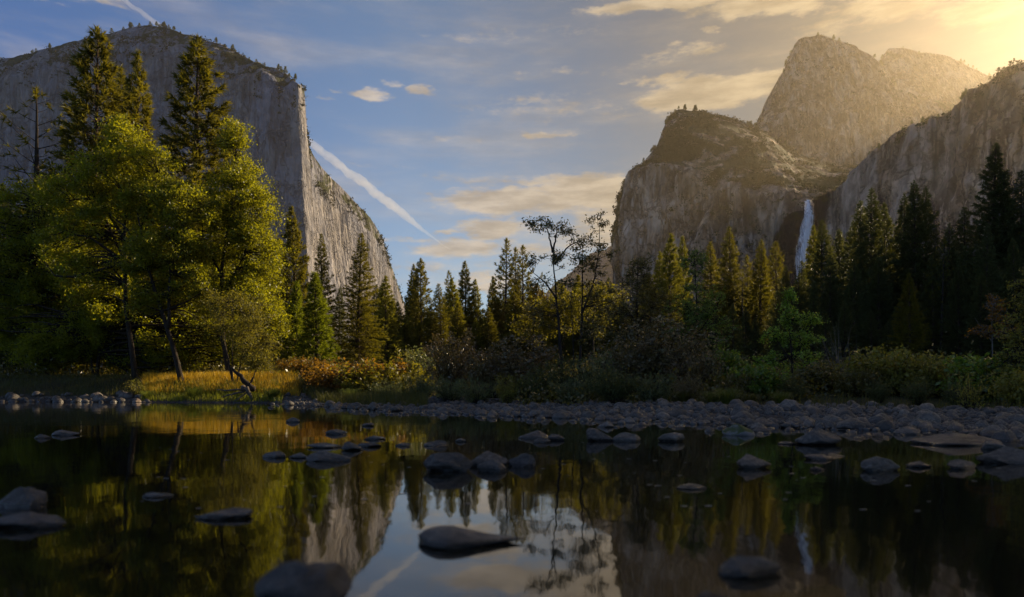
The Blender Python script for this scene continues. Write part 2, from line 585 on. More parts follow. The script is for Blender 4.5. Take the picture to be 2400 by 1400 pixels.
# ------------------------------------------------------------------ ground and water
SHORE = np.array([(-9000, 60), (-400, 52), (-80, 50), (-35, 47), (-25, 45.7), (-15, 42.7), (-11.9, 36.6), (-7, 29.5), (-3, 24), (0, 21.0), (3.2, 17.2), (4.7, 15.4), (6.75, 13.6), (8.9, 12.0), (12, 10.2), (40, 6), (300, 0), (9000, 0)], float)


def shore_s(x, y):
    """distance inland from the far water's edge (negative in the river)"""
    ys = np.interp(x, SHORE[:, 0], SHORE[:, 1])
    e = 1.0
    sl = (np.interp(x + e, SHORE[:, 0], SHORE[:, 1]) - np.interp(x - e, SHORE[:, 0], SHORE[:, 1])) / (2 * e)
    far = (np.asarray(y) - ys) / np.sqrt(1 + sl * sl)
    near = -14 - np.asarray(y)
    return np.where(near > far, near, far)


def ground_z(x, y):
    x = np.asarray(x, float)
    y = np.asarray(y, float)
    s = shore_s(x, y)
    left = smooth(-10, -16, x)
    zl = 1.72 * smooth(-.6, 5.5, s) + .5 * smooth(6, 24, s)
    zb = .25 * smooth(-.5, 8, s) + 1.3 * smooth(8, 34, s)
    z = left * zl + (1 - left) * zb
    z = z + .012 * np.clip(s - 30, 0, 400) + .04 * np.clip(s - 400, 0, 1500)
    z = np.where(s < 0, -np.minimum(1.1, .16 * np.abs(s)) - .03 + z, z)
    p = np.stack([x * .3, y * .3, x * 0], -1)
    q = np.stack([x * .55, y * .55, x * 0 + 3.3], -1)
    z = z + (1 - left) * .11 * fbm(q, 3, 15) * smooth(-4.5, -.5, s) * smooth(7, 2, s)
    z = z + np.where(s > 1, .10, .03) * fbm(p, 3, 5) * np.clip(s + 2, 0, 1)
    return z


def axis(lim_lo, lim_hi, c, dense, n):
    u = np.linspace(-1, 1, n)
    k = 4.6
    v = np.sinh(u * k) / np.sinh(k)
    return c + np.where(v < 0, -v * (lim_lo - c), v * (lim_hi - c))


gx = np.unique(np.concatenate([axis(-8000, 8000, 0, 0, 160), np.linspace(-60, 60, 161)]))
gy = np.unique(np.concatenate([axis(-1200, 9000, 30, 0, 160), np.linspace(4, 110, 150)]))
XX, YY = np.meshgrid(gx, gy)
ZZ = ground_z(XX, YY)
V = np.stack([XX, YY, ZZ], -1).reshape(-1, 3)
nx, ny = len(gx), len(gy)
ii = (np.arange(ny - 1)[:, None] * nx + np.arange(nx - 1)[None, :]).ravel()
quads = np.stack([ii, ii + 1, ii + nx + 1, ii + nx], 1)
sg = shore_s(XX, YY)
grav = np.where(XX > -13, smooth(9.5, 6.5, sg), smooth(2.0, .8, sg)).ravel()
o = link("ground", mesh_np("ground", V, [quads], M["ground"], {"gravel": grav}, True))
tag(o, "river bank soil, gravel and forest floor", None, None, "structure")
wm = MB()
wx, wy = np.linspace(-420, 320, 40), np.linspace(-40, 66, 20)
WX, WY = np.meshgrid(wx, wy)
i2 = (np.arange(19)[:, None] * 40 + np.arange(39)[None, :]).ravel()
wm.add(np.stack([WX, WY, WX * 0], -1).reshape(-1, 3), np.stack([i2, i2 + 1, i2 + 41, i2 + 40], 1))
tag(link("river_water", wm.mesh("river_water", M["water"])), "calm dark river mirroring trees, cliffs and sky", None, None, "structure")


# ------------------------------------------------------------------ cliffs
def crom(P, u):
    """Catmull-Rom through P (m,3) at u in 0..m-1"""
    m = len(P)
    i = np.clip(np.floor(u).astype(int), 0, m - 2)
    t = (u - i)[:, None]
    p0, p1, p2, p3 = P[np.clip(i - 1, 0, m - 1)], P[i], P[i + 1], P[np.clip(i + 2, 0, m - 1)]
    c = .5 * ((2 * p1) + (-p0 + p2) * t + (2 * p0 - 5 * p1 + 4 * p2 - p3) * t ** 2 + (-p0 + 3 * p1 - 3 * p2 + p3) * t ** 3)
    lin = p1 + (p2 - p1) * t
    return .5 * c + .5 * lin


def loft(name, lines, rows, ncol, mat, disp, veg=None, wet=None, label="", keyline=1):
    lines = [np.asarray(L, float) for L in lines]
    m = len(lines[0])
    key = lines[keyline]
    dv = key[:, :2] / key[:, 1:2]
    seg = np.hypot(np.diff(dv[:, 0]), np.diff(key[:, 2] / key[:, 1])) + 4e-5 * np.linalg.norm(np.diff(key, axis=0), axis=1)
    cum = np.concatenate([[0], np.cumsum(seg)])
    u = np.interp(np.linspace(0, cum[-1], ncol), cum, np.arange(m))
    C = [crom(L, u) for L in lines]
    out_rows, tt = [], []
    for k in range(len(C) - 1):
        n = rows[k]
        for r in range(n + (1 if k == len(C) - 2 else 0)):
            f = r / n
            out_rows.append(C[k] * (1 - f) + C[k + 1] * f)
            tt.append(k + f)
    P = np.stack(out_rows)
    T = np.repeat(np.array(tt)[:, None], ncol, 1)
    U = np.repeat(u[None, :], len(tt), 0)
    du = np.gradient(P, axis=1)
    dt = np.gradient(P, axis=0)
    N = np.cross(du, dt)
    N /= np.linalg.norm(N, axis=2, keepdims=True) + 1e-9
    # soften the change of direction where two lofted bands meet
    for _ in range(6):
        N[1:-1] = (N[:-2] + N[1:-1] * 2 + N[2:]) / 4
        N[:, 1:-1] = (N[:, :-2] + N[:, 1:-1] * 2 + N[:, 2:]) / 4
    N /= np.linalg.norm(N, axis=2, keepdims=True) + 1e-9
    Q = P + N * disp(P, T, U)[..., None]
    nr = len(tt)
    idx = (np.arange(nr - 1)[:, None] * ncol + np.arange(ncol - 1)[None, :]).ravel()
    q = np.stack([idx, idx + 1, idx + ncol + 1, idx + ncol], 1)
    at = {"veg": (veg(Q, T, U) if veg else np.zeros(T.shape)), "wet": (wet(Q, T, U) if wet else np.zeros(T.shape))}
    o = link(name, mesh_np(name, Q.reshape(-1, 3), [q], mat, at, True))
    tag(o, label, "cliff", None, "structure")
    return o, Q, T, U


def shift(L, dy, zf=1.0, dx=0.0):
    L = np.array(L, float)
    L[:, 1] += dy
    L[:, 0] += dx
    L[:, 2] *= zf
    return L


# the great wall on the left: base, upper edge of the sheer face, rounded rim, back of the summit
ec_base = [G(*a) for a in [(-900, 3500), (-300, 2900), (0, 2640), (200, 2480), (350, 2370), (500, 2230), (600, 2140), (690, 2040), (734, 1985), (756, 2050), (776, 2085), (800, 2180), (838, 2340), (878, 2500), (915, 2650), (950, 2800), (1010, 3400)]]
ec_rim = [W(*a) for a in [(-900, 345, 3800), (-300, 232, 3160), (0, 142, 2880), (200, 93, 2720), (350, 60, 2620), (500, 100, 2440), (600, 149, 2330), (678, 186, 2190), (697, 196, 2105), (713, 212, 2160), (717, 330, 2175), (757, 395, 2270), (800, 440, 2400), (868, 512, 2540), (897, 565, 2690), (922, 640, 2830), (952, 725, 3430)]]
ec_base, ec_rim = np.array(ec_base), np.array(ec_rim)
ec_edge = ec_base * .11 + ec_rim * .89
setb = np.array([60, 70, 90, 100, 110, 110, 100, 50, 12, 8, 8, 25, 40, 45, 40, 20, 20.])
ec_edge[:, 1] -= setb * .75
ec_edge[:, 0] += setb * .1


def ec_disp(P, T, U):
    x, y, z = P[..., 0], P[..., 1], P[..., 2]
    S = lambda h, v: np.stack([x / h, y / h, z / v], -1)
    d = 34 * fbm(S(190, 900), 3, 1) + 22 * fbm(S(75, 520), 4, 2, ridged=True) + 6.0 * fbm(S(22, 240), 3, 3) + 1.2 * fbm(S(24, 40), 3, 4)
    # the buttresses beside the prow catch the sun on their flanks
    zf = smooth(180, 420, z + 60 * fbm(S(150, 150), 3, 9))
    uu = U + .05 * fbm(S(400, 160), 3, 10)
    d += zf * (52 * smooth(6.1, 6.6, uu) * (1 - smooth(6.93, 7.0, uu)) + 42 * smooth(7.1, 7.3, uu) * (1 - smooth(7.5, 7.56, uu)))
    # slabs with sharp corners, broken flakes
    f1 = fbm(S(120, 900), 3, 13)
    d += 26 * (np.floor(f1 * 7) / 7) + 14 * np.floor(fbm(S(60, 420), 3, 14) * 5) / 5
    fl = fbm(S(80, 130), 3, 11)
    d += 8 * (np.floor(fl * 5) / 5)
    return d * np.clip(T * 4, 0, 1) * (1 - .8 * smooth(1.25, 2.0, T)) * (1 - .65 * smooth(7.6, 8.2, U))


def ec_veg(Q, T, U):
    n = fbm(Q / 60.0, 4, 21)
    top = smooth(.93, 1.25, T) * (.52 + .5 * n)
    ledge = smooth(.30, .5, n) * .35 * smooth(1.0, .5, T)
    return np.clip(top + ledge, 0, 1)


o, EC, EC_T, EC_U = loft("granite_wall", [ec_base, ec_edge, ec_rim, shift(ec_rim, 700, .90, -250)], [250, 40, 24], 620, M["elcap"], ec_disp, ec_veg, None, "huge pale granite wall with a domed top and sunlit prow", 2)

# leaning wall right of the waterfall
cw_base = np.array([G(1862, 1360), G(1960, 1235), G(2060, 1110), G(2160, 1010), G(2260, 930), G(2350, 860), G(2440, 800), [600, 720, -4], [612, 630, -4], [622, 570, -4], [640, 470, -4], [680, 330, -4]])
cw_rim = np.array([W(1902, 470, 1425), W(1955, 442, 1340), W(2060, 347, 1250), W(2150, 292, 1160), W(2237, 252, 1080), W(2322, 180, 1000), W(2405, 150, 945), [706, 800, 425], [712, 628, 350], [718, 586, 475], [750, 490, 540], [800, 360, 520]])  # unseen end points shaped to shade the forest and sun the left bank
cw_mid = cw_base * .45 + cw_rim * .55
cw_mid[:, 0] += 18
cw_back = cw_rim + np.array([[260, 200, -40]])
cw_back[7:, :] = cw_rim[7:, :] + np.array([[420, 0, -60]])
FALL_TOP, FALL_BOT = W(1892, 470, 1415), W(1868, 640, 1395)


def wet_dist(Q):
    z = Q[..., 2]
    f = np.clip((FALL_TOP[2] - z) / (FALL_TOP[2] - FALL_BOT[2]), 0, 1.3)
    ax = FALL_TOP[0] + (FALL_BOT[0] - FALL_TOP[0]) * f
    return Q[..., 0] / Q[..., 1] * 1415 - ax, f


def cw_disp(P, T, U):
    x, y, z = P[..., 0], P[..., 1], P[..., 2]
    S = lambda h, v: np.stack([x / h, y / h, z / v], -1)
    d = 24 * fbm(S(120, 420), 3, 31) + 17 * fbm(S(46, 210), 4, 32, ridged=True) + 4.5 * fbm(S(14, 90), 3, 33) + 2.0 * fbm(S(20, 26), 3, 34)
    fl = fbm(S(50, 80), 3, 35)
    d += 8 * np.floor(fl * 5) / 5 + 20 * np.floor(fbm(S(75, 420), 3, 36) * 6) / 6 + 10 * np.floor(fbm(S(36, 170), 3, 37) * 5) / 5
    return d * np.clip(T * 3, 0, 1) * (1 - .6 * smooth(1.6, 2.0, T)) * np.where(U > 6.9, .3, 1)


def cw_veg(Q, T, U):
    n = fbm(Q / 35.0, 4, 41)
    return np.clip(smooth(1.85, 2.2, T) * (.45 + .5 * n) + smooth(.25, .5, n) * .22, 0, 1)


def cw_wet(Q, T, U):
    dx, f = wet_dist(Q)
    return np.clip(1.15 - np.abs(dx - 20) / 36, 0, 1) * smooth(-.1, .05, f) * (1 - smooth(.55, .8, f) * .4)


o, CWQ, CWT, CWU = loft("leaning_cliff", [cw_base, cw_mid, cw_rim, cw_back], [120, 120, 26], 560, M["cath"], cw_disp, cw_veg, cw_wet, "dark streaked leaning cliff behind the shaded forest", 2)

# lower rock with its brushy bowl above the waterfall
a_base = np.array([G(1422, 1760), G(1440, 1720), G(1470, 1670), G(1530, 1610), G(1610, 1560), G(1690, 1525), G(1770, 1485), G(1835, 1450), G(1862, 1430), G(1885, 1432), G(1915, 1470)])
a_rim = np.array([W(1436, 625, 1790), W(1462, 470, 1760), W(1482, 412, 1730), W(1560, 395, 1690), W(1640, 425, 1650), W(1712, 447, 1600), W(1785, 455, 1560), W(1845, 463, 1510), W(1868, 468, 1478), W(1888, 471, 1462), W(1915, 462, 1500)])
a_ridge = np.array([W(1438, 615, 1830), W(1465, 456, 1830), W(1498, 398, 1850), W(1540, 345, 1900), W(1562, 290, 1950), W(1592, 259, 1990), W(1690, 270, 2010), W(1778, 302, 2040), W(1865, 357, 2080), W(1960, 390, 2060), W(2080, 380, 2000)])
a_back = shift(a_ridge, 420, .72, 60)


def a_disp(P, T, U):
    x, y, z = P[..., 0], P[..., 1], P[..., 2]
    S = lambda h, v: np.stack([x / h, y / h, z / v], -1)
    wall = 26 * fbm(S(140, 450), 3, 51) + 17 * fbm(S(55, 230), 4, 52, ridged=True) + 5 * fbm(S(18, 110), 3, 53) + 2.0 * fbm(S(24, 30), 3, 54)
    fl = fbm(S(60, 90), 3, 55)
    wall += 10 * np.floor(fl * 5) / 5 + 26 * np.floor(fbm(S(100, 420), 3, 58) * 6) / 6 + 12 * np.floor(fbm(S(50, 160), 3, 59) * 5) / 5
    bowl = 16 * fbm(S(130, 130), 4, 56) + 8 * fbm(S(35, 35), 4, 57, ridged=True)
    k = smooth(.9, 1.2, T)
    return (wall * (1 - k) + bowl * k) * np.clip(T * 3, 0, 1) * (1 - .65 * smooth(1.6, 2.0, T))


def a_veg(Q, T, U):
    n = fbm(Q / 45.0, 5, 61)
    return np.clip(smooth(1.0, 1.15, T) * (.60 + .55 * n) + smooth(.22, .5, n) * .42 * smooth(1.0, .8, T), 0, 1)


def a_wet(Q, T, U):
    dx, f = wet_dist(Q)
    side = np.clip(1.3 - np.abs(dx + 18 + 14 * f) / (26 + 30 * f), 0, 1)
    return side * smooth(-.02, .08, f) * smooth(1.03, .98, T)


o, AQ, AT, AU = loft("lower_rock", [a_base, a_rim, a_ridge, a_back], [170, 120, 20], 560, M["cath"], a_disp, a_veg, a_wet, "squat granite rock with a brushy bowl above the waterfall", 1)

# middle rock
b_sky = np.array([W(px, py, 2560) for px, py in [(1778, 300), (1804, 234), (1832, 204), (1842, 148), (1870, 95), (1912, 82), (2000, 105), (2056, 146), (2100, 205), (2230, 246), (2400, 262)]])
b_mid = np.array([W(px, py, 2440) for px, py in [(1780, 330), (1808, 300), (1842, 285), (1862, 262), (1892, 250), (1932, 242), (2010, 242), (2072, 262), (2122, 290), (2240, 304), (2400, 322)]])
b_base = np.array([W(px, 520, 2260) for px in (1775, 1805, 1845, 1870, 1900, 1940, 2010, 2075, 2130, 2250, 2400)])


def b_disp(P, T, U):
    x, y, z = P[..., 0], P[..., 1], P[..., 2]
    S = lambda h, v: np.stack([x / h, y / h, z / v], -1)
    return (1 - .7 * smooth(1.4, 2.0, T)) * (34 * fbm(S(190, 520), 3, 71) + 22 * fbm(S(75, 260), 4, 72, ridged=True) + 6 * fbm(S(24, 110), 3, 73) + 2.5 * fbm(S(30, 36), 3, 74) + 30 * np.floor(fbm(S(130, 420), 3, 75) * 6) / 6 + 14 * np.floor(fbm(S(60, 130), 3, 76) * 5) / 5)


def b_veg(Q, T, U):
    n = fbm(Q / 60.0, 5, 81)
    return np.clip(.12 + smooth(1.6, 2.0, T) * .35 + smooth(7, 9, U) * .2 + .5 * n, 0, 1) * .8


o, BQ, BT, BU = loft("middle_rock", [b_base, b_mid, b_sky, shift(b_sky, 500, .85)], [110, 130, 16], 440, M["cath"], b_disp, b_veg, None, "tall blunt granite tower behind the squat rock", 2)

# far rock against the sun
d_sky = np.array([W(px, py, 3150) for px, py in [(2020, 300), (2056, 160), (2082, 111), (2160, 122), (2225, 133), (2310, 175), (2420, 225), (2600, 300)]])
d_base = np.array([W(px, 420, 2800) for px in (2020, 2060, 2090, 2160, 2230, 2310, 2420, 2600)])
o, DQ, DT, DU = loft("far_rock", [d_base, d_sky, shift(d_sky, 500, .85)], [110, 14], 260, M["cath"], lambda P, T, U: 26 * (1 - .6 * smooth(.7, 1, T)) * fbm(P / np.array([180, 180, 420.]), 4, 91) + 9 * fbm(P / np.array([40, 40, 90.]), 4, 92), lambda Q, T, U: np.clip(.35 + .5 * fbm(Q / 70.0, 4, 93), 0, 1), None, "dark wooded rock on the skyline below the sun glow", 1)

# blue hill at the end of the valley
h_sky = np.array([W(px, py, 6000) for px, py in [(700, 800), (1000, 790), (1240, 735), (1300, 668), (1345, 624), (1385, 596), (1430, 574), (1480, 556), (1600, 540), (1800, 560)]])
h_base = np.array([G(px, 5300) for px in (700, 1000, 1240, 1300, 1345, 1385, 1430, 1480, 1600, 1800)])
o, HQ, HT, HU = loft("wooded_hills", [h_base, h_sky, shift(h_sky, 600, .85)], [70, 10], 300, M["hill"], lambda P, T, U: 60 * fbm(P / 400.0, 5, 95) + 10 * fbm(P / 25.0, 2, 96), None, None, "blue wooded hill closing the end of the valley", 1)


# ------------------------------------------------------------------ scrub on the slopes (nobody could count it)
def scrub_on(name, Q, T, lo, hi, count, size, mat, seed, cond=None, label=""):
    rng = np.random.default_rng(seed)
    sel = np.argwhere((T > lo) & (T < hi))
    pts = []
    k = rng.integers(0, len(sel), count * 3)
    P = Q[sel[k, 0], sel[k, 1]]
    n = fbm(P / 50.0, 4, seed + 5)
    P = P[n + rng.uniform(-.12, .12, len(P)) > .06]
    if cond is not None:
        P = P[cond(P)]
    P = P[:count]
    mb = MB()
    k = 16
    s = size * rng.uniform(.5, 1.3, len(P))
    C = np.repeat(P, k, 0) + rng.normal(size=(len(P) * k, 3)) * np.repeat(s, k)[:, None] * np.array([.8, .8, .45])
    C[:, 2] += np.repeat(s, k) * .4
    mb.leaves(C, size * .75, rng, .8)
    o = link(name, mb.mesh(name, mat))
    tag(o, label, "scrub", None, "stuff")


scrub_on("scrub", AQ, AT, 1.02, 2.0, 2600, 5.5, M["scrubleaf"], 301, None, "dark brush covering the bowl above the waterfall")
scrub_on("scrub", BQ, BT, .3, 2.0, 420, 6.0, M["scrubleaf"], 302, None, "thin brush on the blunt granite tower")
scrub_on("scrub", CWQ, CWT, 1.9, 2.6, 900, 4.5, M["scrubleaf"], 303, lambda P: P[:, 1] > 830, "thin brush along the top of the leaning cliff")
scrub_on("scrub", EC, EC_T, .97, 2.3, 1500, 6.5, M["scrubleaf"], 304, None, "thin brush along the rim of the pale granite wall")
scrub_on("scrub", AQ, AT, .25, 1.0, 260, 6.5, M["scrubleaf"], 305, None, "dark bushes rooted on ledges of the squat rock face")


# ------------------------------------------------------------------ tree builders
def conifer(seed, H, base, Rm, nbr, needle, tuft=5.0, droop=.25, power=.85, dens=1.0, gap=.0, sparse_top=0.0):
    """returns (trunk mesh data, crown mesh data) for a conifer of height H standing at the origin"""
    rng = np.random.default_rng(seed)
    tr, cr = MB(), MB()
    n = 14
    zz = np.linspace(0, H, n)
    wob = np.cumsum(rng.normal(size=(n, 2)) * .035, 0) * (zz / H)[:, None]
    P = np.column_stack([wob, zz])
    r0 = .0125 * H + .06
    rad = r0 * (1 - zz / H) ** .9 + .015
    rad[0] *= 1.35
    tr.tube(P, rad, 8)
    lob = rng.uniform(.72, 1.18, 7)
    for i in range(nbr):
        u = ((i + rng.uniform()) / nbr) ** 1.08
        z = base + (H - base) * u * .985
        a = i * 2.39996 + rng.normal() * .35
        prof = (1 - u) ** power * (.62 + .38 * math.sin(min(1, u * 3.2 + .25) * math.pi / 2))
        prof *= lob[int((a % (2 * math.pi)) / (2 * math.pi) * 6.99)]
        L = max(.25, Rm * prof * rng.uniform(.62, 1.12))
        if rng.uniform() < gap:
            continue
        el0 = (-droop + (.75 + droop) * u ** 1.3) + rng.normal() * .10
        k = 6
        f = np.linspace(0, 1, k)
        ca, sa = math.cos(a), math.sin(a)
        rr = L * f * math.cos(el0)
        zz2 = L * (math.sin(el0) * f + .16 * f ** 2.2 - .05 * f)
        x0, y0 = np.interp(z, P[:, 2], P[:, 0]), np.interp(z, P[:, 2], P[:, 1])
        B = np.column_stack([x0 + ca * rr, y0 + sa * rr, z + zz2])
        tr.tube(B[:5], np.linspace(.012 + .012 * L, .008, 5), 3, False)
        nt = max(2, int(L * tuft * dens))
        t = rng.uniform(.22, 1.0, nt) ** .75
        c = np.column_stack([np.interp(t, f, B[:, j]) for j in range(3)])
        lat = rng.normal(size=nt) * .20 * L * (1.15 - t)
        c += lat[:, None] * np.array([-sa, ca, 0]) + rng.normal(size=(nt, 3)) * np.array([.06, .06, .10])
        D = np.column_stack([np.full(nt, ca), np.full(nt, sa), np.full(nt, .35)]) + lat[:, None] / (L + .1) * 2.0 * np.array([-sa, ca, 0])
        cr.needles(c, D, needle[0], needle[1], needle[2], needle[3], rng)
    # leader
    c = np.column_stack([rng.normal(size=14) * .05 + P[-1, 0], rng.normal(size=14) * .05 + P[-1, 1], H - rng.uniform(0, .9, 14)])
    cr.needles(c, np.tile([[0, 0, 1.0]], (14, 1)), needle[0] * .8, needle[1], needle[2], .6, rng)
    return tr, cr


def clumps_in(rng, n, c, r, shell=.35):
    """n points in an ellipsoid, fewer in the middle"""
    d = rng.normal(size=(n, 3))
    d /= np.linalg.norm(d, axis=1, keepdims=True)
    q = rng.uniform(shell, 1, n) ** .6
    return np.asarray(c) + d * q[:, None] * np.asarray(r)


def broadleaf(seed, stems, crowns, leaf, per, nclump, cl_r, stem_r=.2, elong=.6, twigs=5):
    """stems: polylines; crowns: ellipsoids (centre, radii, weight); a tree with limbs out to every leaf clump"""
    rng = np.random.default_rng(seed)
    tr, cr = MB(), MB()
    anchors = []
    lk = min(1.0, stem_r / .25)
    for si, s in enumerate(stems):
        sr = stem_r * (1.0 if si == 0 else .6)
        s = np.asarray(s, float)
        u = np.linspace(0, len(s) - 1, 12)
        P = crom(s, u)
        P[1:-1] += rng.normal(size=(10, 3)) * .16 * sr
        tr.tube(P, np.linspace(sr, sr * .2, 12) * (1 + .3 * (np.arange(12) == 0)), 7)
        anchors.append(P[4:])
    A = np.vstack(anchors)
    for (c, r, wgt) in crowns:
        K = clumps_in(rng, max(2, int(nclump * wgt)), c, r)
        for q in K:
            d = np.linalg.norm(A - q, axis=1) + .9 * np.clip(A[:, 2] - q[2], 0, 9)
            a = A[d.argmin()]
            mid = (a + q) / 2 + rng.normal(size=3) * .12 * np.linalg.norm(q - a) + np.array([0, 0, .05])
            B = crom(np.array([a, mid, q]), np.linspace(0, 2, 6))
            L = np.linalg.norm(q - a)
            tr.tube(B, np.linspace((.015 + .018 * L) * lk + .004, .012 * lk + .003, 6), 4, False)
            rr = cl_r * rng.uniform(.55, 1.35)
            pts = [q[None]]
            for _ in range(twigs):
                e = q + rng.normal(size=3) * rr * np.array([.62, .62, .42])
                tr.tube(np.array([q - (q - a) * .08, (q + e) / 2 + rng.normal(size=3) * .04, e]), [.014, .01, .006], 3, False)
                pts.append(e[None] + (q - e) * rng.uniform(0, .7, (3, 1)))
            pts = np.vstack(pts)
            n = int(per * (rr / cl_r) ** 2 * rng.uniform(.3, 1.35))
            cc = pts[rng.integers(0, len(pts), n)] + rng.normal(size=(n, 3)) * rr * np.array([.30, .30, .22])
            cr.leaves(cc, leaf, rng, elong)
    return tr, cr


def shrub(seed, H, Rm, nst, per, leaf, spread=.7, elong=.5, start=.25, lean=0.0, stem=.012):
    """thin stems fanning from one base, leaves along them"""
    rng = np.random.default_rng(seed)
    tr, cr = MB(), MB()
    for i in range(nst):
        a = rng.uniform(0, 2 * np.pi)
        q = math.sqrt(rng.uniform(0, 1))
        h = H * rng.uniform(.42, 1.02) * (1 - .22 * q ** 2)
        top = np.array([math.cos(a) * Rm * q, math.sin(a) * Rm * q, h])
        b = np.array([math.cos(a), math.sin(a), 0]) * rng.uniform(0, Rm * .22)
        mid = b * .5 + top * .5 + np.array([-math.cos(a), -math.sin(a), 0]) * Rm * q * .12 + rng.normal(size=3) * .04 * H
        P = crom(np.array([b, mid, top]), np.linspace(0, 2, 7))
        tr.tube(P, np.linspace(stem * (1 + H * .25), .004, 7), 3, False)
        n = int(per * rng.uniform(.6, 1.3))
        nc = 6
        tc_ = rng.uniform(start, 1.0, nc) ** .8
        t = np.clip(tc_[rng.integers(0, nc, n)] + rng.normal(size=n) * .04, .05, 1.03)
        c = np.column_stack([np.interp(t, np.linspace(0, 1, 7), P[:, j]) for j in range(3)])
        c += rng.normal(size=(n, 3)) * spread * .13 * (H * .35 + .2)
        c[:, 2] = np.maximum(c[:, 2], .03)
        cr.leaves(c, leaf * 1.5, rng, elong)
    return tr, cr


KIND = {}


def kind(key, tc, bark, leafm, height, names=("trunk", "crown")):
    KIND[key] = (tc[0].mesh(key + "_" + names[0], M[bark], True), tc[1].mesh(key + "_" + names[1], M[leafm]), height, names)


def recolour(key, src, leafm, bark=None):
    """the same shape in the leaves of another kind"""
    t, c, h, nm = KIND[src]
    c2 = c.copy()
    c2.materials.clear()
    c2.materials.append(M[leafm])
    KIND[key] = (t, c2, h, nm)


_rr = random.Random(5)


def plant(name, key, px, top, d, label, cat, group=None, wide=1.0, rot=None, sink=.05, tilt=0.0, extra=None):
    """a tree or bush of the given kind standing where the river shows it, its top at its real height"""
    t, c, h, nm = KIND[key]
    x, y = (px - CX) / F * d, d
    z = float(ground_z(x, y)) - sink
    H = CAMZ + (HY - top) / F * d - z
    s = H / h
    e = bpy.data.objects.new(name, None)
    COL.objects.link(e)
    e.location = (x, y, z)
    e.rotation_euler = (tilt + _rr.uniform(-.025, .025), _rr.uniform(-.025, .025), _rr.uniform(0, 6.28) if rot is None else rot)
    jb = _rr.uniform(.86, 1.16)
    e.scale = (s * wide * jb, s * wide / jb ** .3, s)
    e.empty_display_size = .3
    tag(e, label, cat, group)
    a = bpy.data.objects.new(nm[0], t)
    COL.objects.link(a)
    a.parent = e
    b = bpy.data.objects.new(nm[1], c)
    COL.objects.link(b)
    b.parent = e
    return e


PN = (.62, .11, 9, .60)   # ponderosa needles
FN = (.42, .085, 6, .55)   # fir sprays
kind("pine_a", conifer(11, 30, 3.0, 6.6, 290, PN, 5.2, .22, .62, 1.05, .06), "bark", "pine", 30)
kind("pine_b", conifer(12, 30, 5.0, 5.9, 260, PN, 5.3, .20, .66, 1.1, .05), "bark", "pine", 30)
kind("pine_c", conifer(13, 30, 2.5, 5.8, 290, PN, 5.2, .25, .70, 1.1, .04), "bark", "pine", 30)
kind("thin_pine", conifer(14, 30, 6.0, 5.0, 165, PN, 4.2, .15, .55, 1.0, .16), "bark", "pine", 30)
kind("young_pine", conifer(15, 13, .4, 3.4, 260, (.46, .08, 8, .5), 6.5, .05, .72, 1.25, 0), "bark", "young", 13)
kind("fir_a", conifer(21, 28, 2.0, 5.4, 360, FN, 7.5, .30, .72, 1.25, .02), "bark", "fir", 28)
kind("fir_b", conifer(22, 28, 3.0, 4.9, 340, FN, 7.5, .35, .76, 1.25, .03), "bark", "fir", 28)
kind("fir_c", conifer(23, 28, 1.0, 6.0, 380, FN, 7.0, .28, .68, 1.2, .04), "bark", "fir", 28)
kind("snag", conifer(31, 20, 3.0, 5.2, 64, (.42, .08, 7, .7), 2.8, .12, .55, .8, .1), "darkbark", "pine", 20)
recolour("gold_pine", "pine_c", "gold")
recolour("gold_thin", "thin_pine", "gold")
recolour("rust_pine", "pine_b", "rust")
recolour("warm_fir", "fir_b", "pine")

# ------------------------------------------------------------------ left bank: big pines and broadleaf trees
pl = "ponderosa pines above the broadleaf trees"
plant("pine_tree", "pine_a", 212, 66, 63, "tallest pine, its pointed top against the grey cliff", "pine", pl, 1.0, 1.1)
plant("pine_tree", "pine_c", 304, 112, 67, "bronze tinged pine behind and between the two taller pines", "pine", pl, .86, 2.0)
plant("pine_tree", "pine_b", 452, 95, 64, "dark trunked pine over the broadleaf crowns nearest the cliff prow", "pine", pl, 1.05, 4.0)
plant("pine_tree", "pine_b", 268, 168, 70, "narrow pine top close beside the bronze pine", "pine", pl, .7)
plant("dead_pine", "snag", 77, 205, 58, "half dead bare limbed pine at the forest edge", "dead tree", None, 1.25, .4)


def T(px, py, d):
    """point above the bank at distance d, in the space of a tree whose foot stands at the origin"""
    return W(px, py, d)


def grown(name, seed, foot, stems, crowns, leaf, per, nclump, cl_r, leafm, bark, label, cat, group=None, stem_r=.2, elong=.6, twigs=5):
    fx, fy = foot[0:2]
    o0 = np.array([fx, fy, float(ground_z(fx, fy)) - .08])
    st = [[np.asarray(p) - o0 for p in s] for s in stems]
    cw = [(np.asarray(c) - o0, r, wg) for c, r, wg in crowns]
    tr, cr = broadleaf(seed, st, cw, leaf, per, nclump, cl_r, stem_r, elong, twigs)
    e = bpy.data.objects.new(name, None)
    COL.objects.link(e)
    e.location = o0
    e.empty_display_size = .3
    tag(e, label, cat, group)
    link("trunk", tr.mesh(name + "_trunk", M[bark], True), e)
    link("crown", cr.mesh(name + "_crown", M[leafm]), e)
    return e


